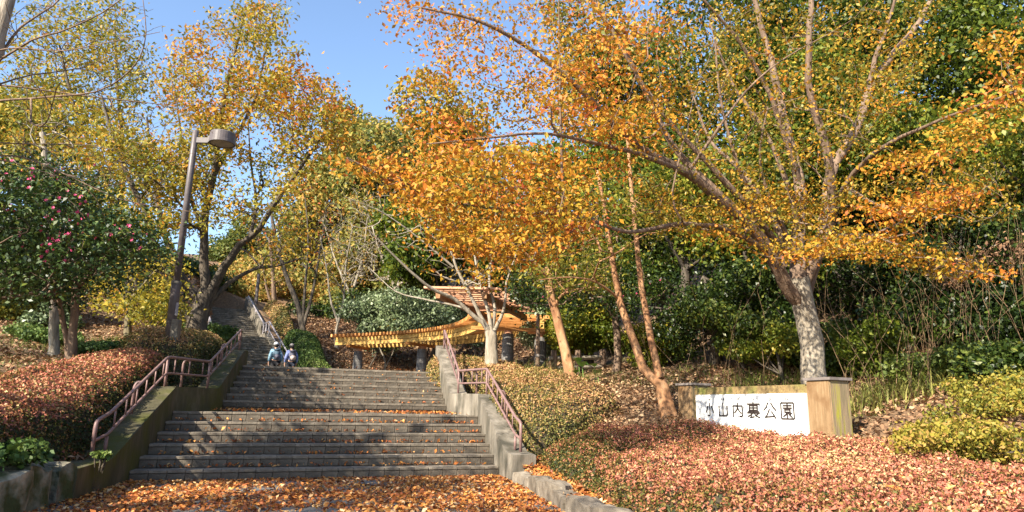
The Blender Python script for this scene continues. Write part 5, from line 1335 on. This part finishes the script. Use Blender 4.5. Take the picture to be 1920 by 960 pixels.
bank_tree('small pale stemmed bare sapling under the left end of the pergola', (722, 695, 28.5), [[(722, 680, 28.5), (716, 662, 28.5), (710, 648, 28.5)], [(722, 690, 28.5), (735, 665, 28.5), (742, 645, 28.5)]], ([(700, 620), (750, 620), (750, 650), (700, 650)], 16, 28, 29), 154, 'bark_pale', 'lf_hill', 5, r=.05, lsize=.12, name='sapling')

# ------------------------------------------------------------------ leafy crowns of the wood
def crown_tree(label, px, py, Y, rx, rz, n, lm_, size, seed, name='evergreen_tree', bm_='bark_dark', rb=.45, spread=.2, clumps=11, cat='tree', group=None, tr=.2, base=None, spray=.55, small=1.0):
    g = rs(seed)
    c = P(px, py, Y)
    b = np.array([c[0] + g.uniform(-.3, .3), c[1] + g.uniform(-.3, .3), 0]) if base is None else np.array([base[0], base[1], 0.0])
    b[2] = gz(b[0], b[1]) - .1
    rt = thing(name, b, label, cat, group)
    top = c + np.array([0, 0, rz * .35])
    mid = (b + top) / 2 + g.normal(0, .12, 3) * rx
    cc = smooth_line([b, mid, top], .5); rad = np.linspace(tr, tr * .25, len(cc))
    v, f = tube_arrays(cc, rad, 8); put('trunk', v, f, bm_, rt, smooth=True)
    ps, rr, nrm, lmb = [], [], [], []
    for k in range(clumps):
        d = g.normal(size=3); d /= np.linalg.norm(d); rr_ = g.uniform(.25, .85) if small == 1 else g.uniform(.2, 1.05)
        q = c + d * np.array([rx, rx, rz]) * rr_
        q[2] = max(q[2], gz(q[0], q[1]) + .2)
        cr = np.array([rx, rx, rz * .8]) * g.uniform(.30, .52) * small
        m_ = int(n / clumps * (cr[0] / (rx * .41 * small)) ** 2)
        e = g.normal(size=(m_, 3)); e /= np.linalg.norm(e, axis=1, keepdims=True)
        w = g.uniform(.45, 1.08, m_) ** .6
        pt = q + e * cr * w[:, None] + g.normal(0, .05 * rx, (m_, 3))
        ps.append(pt); nrm.append(e); rr.append(rb + g.normal(0, .09) + spread * g.normal(size=m_))
        i = g.randint(len(cc) // 3, len(cc)); lmb.append(tube_arrays(smooth_line([cc[i], (cc[i] + q) / 2 + g.normal(0, .1, 3) * rx, q], .5), np.linspace(rad[i] * .5, .015, len(smooth_line([cc[i], (cc[i] + q) / 2, q], .5))) if False else np.linspace(rad[i] * .5, .015, 2), 5) if False else tube_arrays(np.array([cc[i], (cc[i] + q) / 2 + np.array([0, 0, -.05 * rx]), q]), np.array([rad[i] * .5, rad[i] * .35, .015]), 5))
    v, f = merge(lmb); tag(put('branch_mass', v, f, bm_, rt, smooth=True), kind='stuff')
    ps = np.concatenate(ps); nrm = np.concatenate(nrm); rr = np.clip(np.concatenate(rr), 0, 1)
    zf = ground_h(ps[:, 0], ps[:, 1]); k = ps[:, 2] > zf + .02
    ps, nrm, rr = ps[k], nrm[k], rr[k]
    lv, lf_ = leaf_arrays(ps, size, g, up=.35, aspect=.55, nrm=nrm * spray)
    tag(put('foliage', lv, lf_, lm_, rt, rnd=rr), kind='stuff')
    return rt
WOOD = [  # label
 ('dark leafy crown far behind the grey trunk at the left', 60, 555, 33, 3.4, 2.2, 8000, 'lf_dark', .22, .5),
 ('dark leafy crown far behind the small yellow tree', 210, 545, 36, 3.6, 2.4, 8000, 'lf_dark', .22, .6),
 ('dark leafy crown beyond the left picture edge', -60, 540, 28, 3.2, 2.4, 7000, 'lf_dark', .2, .5),
 ('big evergreen high in the wood left of the top right corner', 1520, 180, 21, 3.6, 3.2, 14000, 'lf_green', .18, .4),
 ('evergreen filling the wood behind the thin vertical twig', 1230, 270, 21, 3.4, 3.0, 14000, 'lf_green', .18, .45),
 ('evergreen at the right edge halfway up', 1880, 220, 20, 3.6, 3.2, 13000, 'lf_green', .18, .35),
 ('evergreen deep in the wood over the right pillar', 1600, 420, 19, 3.0, 2.4, 12000, 'lf_dark', .16, .5),
 ('evergreen deep in the wood over the dry stems', 1800, 440, 18, 3.0, 2.4, 12000, 'lf_dark', .16, .45),
 ('leafy shrub tree on the bank crest behind the pergola shrubs', 760, 560, 43, 4.0, 2.4, 10000, 'lf_hill', .26, .35),
 ('yellow green crown on the bank crest over the dark forked tree', 545, 575, 56, 4.0, 2.2, 9000, 'lf_hill', .28, .9),
 ('olive crown on the bank crest left of the pergola shrubs', 660, 560, 48, 3.6, 2.2, 9000, 'lf_hill', .26, .6),
 ('dark crown at the head of the bank behind the thin pale tree', 640, 590, 42, 2.6, 1.3, 7000, 'lf_dark', .22, .5),
 ('yellowing crown left of the head of the upper stairs', 390, 585, 44, 3.0, 1.8, 8000, 'lf_hill', .24, .8),
 ('wide olive bush across the head of the upper stairs', 405, 578, 45.5, 2.3, 1.1, 7000, 'lf_hill', .2, .6),
 ('pale yellow green bush behind the head of the upper stairs', 455, 572, 47.5, 2.2, 1.1, 7000, 'lf_hill', .2, .7),
 ('low yellow leaved crown right at the head of the upper stairs', 432, 588, 47, 1.8, .9, 5000, 'lf_hill', .2, .8),
 ('dull green crown far left of the upper stairs', 320, 580, 40, 3.4, 1.6, 8000, 'lf_dark', .24, .6),
 ('tall evergreen filling the top right corner of the wood', 1850, 90, 17, 3.2, 3.6, 17000, 'lf_green', .15, .35),
 ('broad evergreen above the right tree fork, upper wood', 1650, 60, 19, 3.2, 3.4, 15000, 'lf_green', .16, .3),
 ('green tree with bright leaves behind the right hand branches', 1760, 330, 15, 2.5, 2.0, 16000, 'lf_green', .13, .55),
 ('green tree at the far right edge over the dry thicket', 1930, 330, 12.5, 2.0, 1.8, 11000, 'lf_green', .12, .5),
 ('green tree directly behind the fork of the grey trunk', 1560, 300, 16, 2.6, 2.4, 16000, 'lf_green', .13, .45),
 ('bright green tree behind the two stemmed tree', 1270, 400, 17, 2.5, 2.2, 16000, 'lf_green', .13, .6),
 ('evergreen between the grey trunk and the two stemmed tree', 1400, 420, 15.5, 2.0, 2.0, 14000, 'lf_green', .12, .5),
 ('dark evergreen low behind the left sign pillar', 1320, 560, 15.5, 1.8, 1.5, 13000, 'lf_dark', .085, .45),
 ('dark evergreen shrub mass left of the grey trunk base', 1420, 560, 14, 1.3, 1.3, 9000, 'lf_dark', .085, .5),
 ('dark evergreen right of the grey trunk', 1640, 520, 14, 1.7, 1.5, 11000, 'lf_dark', .085, .4),
 ('dark evergreen behind the bamboo grass', 1790, 540, 13, 1.6, 1.4, 10000, 'lf_dark', .085, .35),
 ('dark evergreen at the right edge behind the yellow bush', 1925, 560, 11.5, 1.3, 1.3, 8000, 'lf_dark', .085, .4),
 ('tall dark tree high above the middle of the big tree', 1400, 150, 22, 3.6, 3.6, 14000, 'lf_green', .19, .3),
 ('olive tree behind the orange crown near the picture top', 1150, 180, 24, 3.6, 3.4, 13000, 'lf_hill', .2, .45),
 ('green tree behind the orange crown above the pergola', 1000, 380, 25, 3.4, 3.0, 14000, 'lf_hill', .19, .4),
 ('dark evergreen between pergola and forked camellia', 1090, 470, 21, 2.6, 2.0, 13000, 'lf_dark', .15, .5),
 ('tall evergreen whose top shows against the sky left of the orange crown', 850, 300, 34, 4.2, 4.4, 15000, 'lf_oak', .26, .45),
 ('dark tree behind the pale many stemmed tree', 820, 470, 33, 3.6, 3.0, 13000, 'lf_green', .24, .35),
 ('green hill tree reaching the skyline in the middle', 735, 300, 47, 5.0, 5.0, 14000, 'lf_hill', .34, .55),
 ('olive hill tree left of the skyline gap', 655, 370, 50, 4.6, 5.0, 13000, 'lf_hill', .34, .6),
 ('brownish thinning hill tree above the bank', 720, 450, 44, 4.2, 3.4, 11000, 'lf_hill', .3, .5),
 ('green tree above the bank behind the forked bare tree', 600, 470, 52, 4.4, 3.8, 12000, 'lf_hill', .34, .45),
 ('yellowing tree at the bank top left of the thin pale tree', 585, 560, 50, 3.4, 2.2, 9000, 'lf_hill', .28, .8),
 ('yellow green tree at the head of the upper stairs', 450, 555, 54, 3.2, 2.4, 8000, 'lf_hill', .28, .85),
 ('blue green tree far behind the upper stairs', 435, 470, 64, 3.4, 4.2, 9000, 'lf_hill', .32, .15),
 ('distant tree behind the dark pole', 510, 520, 60, 3.6, 3.2, 8000, 'lf_hill', .32, .65),
 ('dark tree at the left edge behind the camellia', 20, 520, 19, 2.2, 1.5, 10000, 'lf_dark', .15, .3),
 ('dark green tree on the left slope behind the small yellow tree', 170, 560, 27, 3.0, 1.8, 9000, 'lf_dark', .18, .4),
 ('green yellow tree far left above the camellia', 60, 240, 30, 4.0, 3.0, 10000, 'lf_oak', .22, .12),
]
for i, (lab_, px, py, Y, rx, rz, n, lm_, size, rb) in enumerate(WOOD):
    crown_tree(lab_, px, py, Y, rx, rz, n, lm_, size, 400 + i, rb=rb, clumps=18 if size < .1 else 14, small=.72 if size < .1 else .88, spread=.26, tr=.10 + .03 * rx, name='evergreen_tree' if lm_ in ('lf_green', 'lf_dark') else 'woodland_tree')
SHR = [
 ('rusty brown dry leaved shrub hanging at the right edge', 1890, 500, 12.0, 1.5, 1.1, 7000, 'litter_brown', .085, .3),
 ('rusty brown dry leaved shrub among the dry stems', 1760, 580, 13.2, 1.2, 1.0, 5000, 'litter_brown', .085, .2),

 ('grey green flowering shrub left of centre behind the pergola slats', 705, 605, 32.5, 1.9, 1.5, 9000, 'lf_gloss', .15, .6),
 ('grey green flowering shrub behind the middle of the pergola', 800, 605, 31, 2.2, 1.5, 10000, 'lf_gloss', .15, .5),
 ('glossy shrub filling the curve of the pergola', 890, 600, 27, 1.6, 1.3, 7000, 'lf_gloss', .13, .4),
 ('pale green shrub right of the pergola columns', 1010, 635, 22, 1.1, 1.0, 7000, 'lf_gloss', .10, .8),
 ('light green bush behind the leaning trunk', 1060, 620, 20.5, 1.0, 1.1, 7000, 'lf_green', .10, .75),
 ('leafy green bush between leaning trunk and forked camellia', 1120, 615, 21, 1.2, 1.1, 8000, 'lf_green', .11, .6),
 ('yellow green undergrowth right of the forked camellia trunk', 1220, 640, 16.5, .9, .7, 5000, 'lf_green', .09, .8),
 ('low dark undergrowth behind the sign', 1380, 620, 14.2, 1.0, .6, 5500, 'lf_dark', .09, .7),
 ('bushy undergrowth left of the grey trunk foot', 1450, 650, 13, .8, .5, 4500, 'lf_green', .08, .7),
 ('leafy undergrowth right of the grey trunk foot', 1610, 660, 12, .8, .6, 4500, 'lf_green', .08, .45),
 ('leafy undergrowth among the dry stems', 1720, 620, 12.5, 1.1, .9, 6000, 'lf_dark', .095, .55),
 ('leafy undergrowth at the right edge under the spray of pink leaves', 1870, 620, 11.0, 1.0, .8, 6000, 'lf_dark', .09, .45),
 ('green undergrowth behind the right pillar', 1560, 650, 13.2, .9, .6, 5000, 'lf_dark', .09, .6),
 ('glossy undergrowth below the dry stems at the right', 1800, 690, 10.2, .9, .45, 4500, 'lf_camellia', .085, .8),
 ('dark undergrowth at the far right edge', 1910, 690, 9.2, .7, .55, 4000, 'lf_dark', .08, .6),
 ('clipped green bush at the lamp foot, left slope', 222, 662, 14.5, .8, .3, 4500, 'lf_hedge_green', .07, .6),
 ('small rounded bush right of the camellia stems', 172, 668, 13.6, .5, .28, 3500, 'lf_hedge_green', .06, .35),
 ('low olive bush behind the grey trunk on the left slope', 75, 650, 16, .9, .35, 4000, 'lf_hedge_green', .09, .7),
 ('yellow green bush row at the left edge of the slope', 30, 612, 19, 1.6, .55, 5500, 'lf_yellow', .11, .2),
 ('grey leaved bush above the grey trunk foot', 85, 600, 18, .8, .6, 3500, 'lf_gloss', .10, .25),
 ('green bush beside the foot of the dark trunk', 400, 622, 21, .9, .45, 4000, 'lf_hedge_green', .10, .7),
]
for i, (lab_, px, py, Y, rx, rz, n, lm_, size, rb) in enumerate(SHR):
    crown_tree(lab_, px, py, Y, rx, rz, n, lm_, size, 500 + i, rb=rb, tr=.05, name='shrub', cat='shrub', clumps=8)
# trees outside the picture at the left that shade the stairs
for i, (x, y, zc, rx, n) in enumerate(((-6.9, 6.1, 4.2, .8, 4600), (-14.5, 7.5, 8.0, 2.4, 2600), (-9.0, -2.2, 7.5, 2.2, 4200), (-6.6, 3.4, 5.4, .8, 1700))):
    c = np.array([x, y, zc])
    g = rs(600 + i)
    b = np.array([x, y, gz(x, y) - .1])
    tops = [c + g.normal(0, .5, 3) * np.array([rx, rx, rx * .7]) for _ in range(70)]
    make_tree('roadside_tree', ['small leafy tree outside the left edge nearest the stairs', 'half bare tree outside the left edge beyond the camellia', 'half bare tree standing behind the viewpoint at the left', 'thin leaved young tree outside the left edge beside the path'][i], [([b, b + (0, .1, (zc - b[2]) * .4), c], .14, .05), ([b + (0, .06, (zc - b[2]) * .4), c + (.6, .3, .3)], .07, .02), ([b + (0, .06, (zc - b[2]) * .42), c + (-.6, .4, .5)], .07, .02)], [(np.array(tops), .5)], 610 + i, 'bark_olive', 'lf_oak', nleaf=n / 70, lsize=.14, sig=(.35, .35, .3))
#@@GROUND
# ------------------------------------------------------------------ undergrowth
g = rs(701)
parts = []
def stem(b, h, lean, g, r=.006):
    n = 6; t = np.linspace(0, 1, n)[:, None]
    d = np.array([math.cos(lean[0]), math.sin(lean[0]), 0]) * lean[1]
    p = b + t * np.array([0, 0, h]) + t ** 2 * d * h + g.normal(0, .02 * h, (n, 3)) * t
    return tube_arrays(p, np.linspace(r, r * .35, n), 3)
for k in range(320):
    px = 1960 - abs(g.normal(0, 260)); Y = g.uniform(9.6, 15.0) if px > 1570 else g.uniform(12.5, 15)
    p = P(px, 690, Y); b = np.array([p[0], p[1], gz(p[0], p[1]) - .05])
    parts.append(stem(b, g.uniform(.5, 2.4), (g.uniform(0, 6.28), abs(g.normal(0, .5))), g, g.uniform(.003, .008)))
v, f = merge(parts)
tag(put('dry_thicket', v, f, 'dry'), 'tangle of dry brown stems under the wood at the right', None, None, 'stuff')
def grass_clump(name, label, c, rad, n, h, mat, seed, rb=.5, wide=.012, cat='grass', kind=None):
    g = rs(seed); vs = []; fs = []
    a = g.uniform(0, 6.28, n); r = rad * np.sqrt(g.uniform(size=n)); bx = c[0] + r * np.cos(a); by = c[1] + r * np.sin(a); bz = ground_h(bx, by)
    az = g.uniform(0, 6.28, n); ln = np.abs(g.normal(.9, .35, n)); hh = h * g.uniform(.5, 1.2, n)
    dx, dy = np.cos(az), np.sin(az)
    out = np.zeros((n, 6, 3))
    for j, t in enumerate((0, .55, 1)):
        w = wide * (1 - t * .9)
        cx = bx + dx * ln * hh * t * t; cy = by + dy * ln * hh * t * t; cz = bz + hh * (t - .25 * ln * t * t)
        out[:, j * 2] = np.stack([cx - dy * w, cy + dx * w, cz], -1); out[:, j * 2 + 1] = np.stack([cx + dy * w, cy - dx * w, cz], -1)
    k = np.arange(n)[:, None] * 6
    f = np.concatenate([k + np.array([0, 1, 3, 2]), k + np.array([2, 3, 5, 4])])
    rn = np.clip(rb + .2 * g.normal(size=n), 0, 1)
    return out.reshape(-1, 3), f, np.concatenate([rn, rn])
for lab_, px, py, Y, rad, n, h, rb in (('arching bamboo grass clump under the dry stems at the right', 1690, 735, 10.2, .8, 420, .42, .75), ('bamboo grass tuft left of the grey trunk foot', 1440, 690, 12.6, .7, 300, .35, .6), ('tall grass tuft at the right of the pergola column', 985, 690, 17, .6, 400, .6, .6), ('bright green grass tuft beside the leaning trunk foot', 1040, 715, 14.8, .6, 450, .5, .8)):
    c = gp(px, py, Y, 0)
    v, f, rn = grass_clump('', '', c, rad, n, h, 'grass', int(px), rb, .014)
    rt = thing('grass_clump', c, lab_, 'grass')
    tag(put('blades', v, f, 'grass', rt, rnd=rn), kind='stuff')
vs, fs, rn = [], [], []
o_ = 0
for (poly, n, h) in (([(-7.5, 10.5), (-7, 12.8), (-9, 17), (-13, 16), (-14, 11), (-10, 9)], 2600, .10), ([(-8.3, 28.4), (-3, 27.8), (-1.5, 27.5), (-2.0, 28.4), (-8.2, 29.3)], 2600, .22), ([(-8, 14), (-7.6, 17.5), (-10, 18.5), (-11, 15)], 1600, .14), ([(.8, 15), (4.5, 13), (5, 14.5), (2, 17.5)], 900, .14)):
    q = rnd_in(poly, n, g)
    for (x, y) in q:
        pass
    az = g.uniform(0, 6.28, n); hh = h * g.uniform(.5, 1.3, n); bz = ground_h(q[:, 0], q[:, 1]); dx, dy = np.cos(az), np.sin(az); w = .014 if h < .2 else .02
    t_ = np.stack([q[:, 0] + dx * hh * .5, q[:, 1] + dy * hh * .5, bz + hh], -1)
    a_ = np.stack([q[:, 0] - dy * w, q[:, 1] + dx * w, bz - .01], -1); b_ = np.stack([q[:, 0] + dy * w, q[:, 1] - dx * w, bz - .01], -1)
    vs.append(np.stack([a_, b_, t_], 1).reshape(-1, 3)); fs.append(np.arange(n * 3).reshape(n, 3) + o_); o_ += n * 3; rn.append(np.clip(.5 + .25 * g.normal(size=n), 0, 1))
tag(put('grass', np.concatenate(vs), np.concatenate(fs), 'grass', rnd=np.concatenate(rn)), 'short grass growing through the fallen leaves', None, None, 'stuff')
# yellow green bushes at the right edge, low cover
for lab_, px, py, Y, rx, rz, n, lm_, size, rb, sd in (('low yellow green bush at the right edge below the bamboo grass', 1820, 835, 7.3, .80, .26, 7500, 'lf_cover', .05, .68, 801), ('yellow green bush at the right edge behind the low one', 1890, 790, 8.4, .7, .34, 6000, 'lf_cover', .05, .55, 808), ('low yellowing bush beside the red hedge right of the pillar', 1740, 830, 8.0, .5, .24, 3600, 'lf_cover', .045, .65, 802), ('small dark green ground plant in front of the yellow bush', 1800, 900, 6.6, .3, .12, 500, 'lf_hedge_green', .08, .8, 803),
        ('fern like green plants above the left stone wall', 50, 850, 6.9, .30, .14, 900, 'lf_hedge_green', .06, .5, 804), ('leafy green weeds at the left picture edge over the stones', 5, 862, 6.6, .35, .14, 1100, 'lf_hedge_green', .07, .55, 805), ('small green weed at the foot of the left stone wall', 180, 930, 8.0, .12, .08, 160, 'lf_hedge_green', .07, .8, 806)):
    crown_tree(lab_, px, py, Y, rx, rz, n, lm_, size, sd, rb=rb, tr=.006, name='ground_plant', cat='plant', clumps=9 if n < 2000 else 34, small=.6 if n >= 2000 else 1.0)
# broad leaves one can pick out
def broad_leaf(p, L, rz, tilt, parent):
    bm = bmesh.new()
    prof = [(0, .02), (.12, .20), (.35, .33), (.6, .30), (.82, .16), (1.0, 0)]
    rows = []
    for x, w in prof:
        rows.append([bm.verts.new((x * L, s_ * w * L, abs(s_) * w * L * .35 - .25 * L * x * x)) for s_ in (-1, -.5, 0, .5, 1)])
    for a, b in zip(rows[:-1], rows[1:]):
        for k in range(4): bm.faces.new((a[k], a[k + 1], b[k + 1], b[k]))
    R = Matrix.Rotation(rz, 3, 'Z') @ Matrix.Rotation(-tilt, 3, 'Y')
    vs = [np.array(R @ v.co) + p for v in bm.verts]
    bm.verts.index_update(); fs = [tuple(v.index for v in f.verts) for f in bm.faces]; bm.free()
    put('leaf', vs, fs, 'big_leaf', parent, smooth=True)
    m = MB(); m.tube([p, (p + np.array([p[0], p[1], gz(p[0], p[1])])) / 2 + np.array([.02, 0, 0]), np.array([p[0] + .03, p[1], gz(p[0], p[1]) - .02])], .006, 5); m.put('stalk', 'grass' if False else 'big_leaf', parent)
q = P(6, 858, 6.4)
bl = thing('broad_leaf_plant', (q[0], q[1], gz(q[0], q[1])), 'single large pale green leaf standing above the left stone wall', 'plant')
broad_leaf(q, .26, .5, .9, bl)
q = P(1095, 690, 14.2)
bl = thing('broad_leaf_plant', (q[0], q[1], gz(q[0], q[1])), 'plant with several large bright green leaves right of the leaning trunk', 'plant')
g = rs(731)
for k, (px, py) in enumerate(((1092, 688), (1115, 688), (1080, 700), (1098, 712), (1120, 700), (1085, 680))):
    broad_leaf(P(px, py, 14.2 + .1 * k), .34, -1.6 + g.uniform(-1, 1), g.uniform(.1, .5), bl)
for px, py, Y, lab_ in ((1212, 860, 8.9, 'sprig of pale green leaves growing up through the red hedge'), (1155, 925, 7.6, 'small bright green weed low in the front of the red hedge')):
    q = P(px, py, Y)
    bl = thing('weed', (q[0], q[1], gz(q[0], q[1])), lab_, 'plant')
    for k in range(5): broad_leaf(q + np.array([0, 0, .03 * k]), .08, k * 1.4, .3, bl)
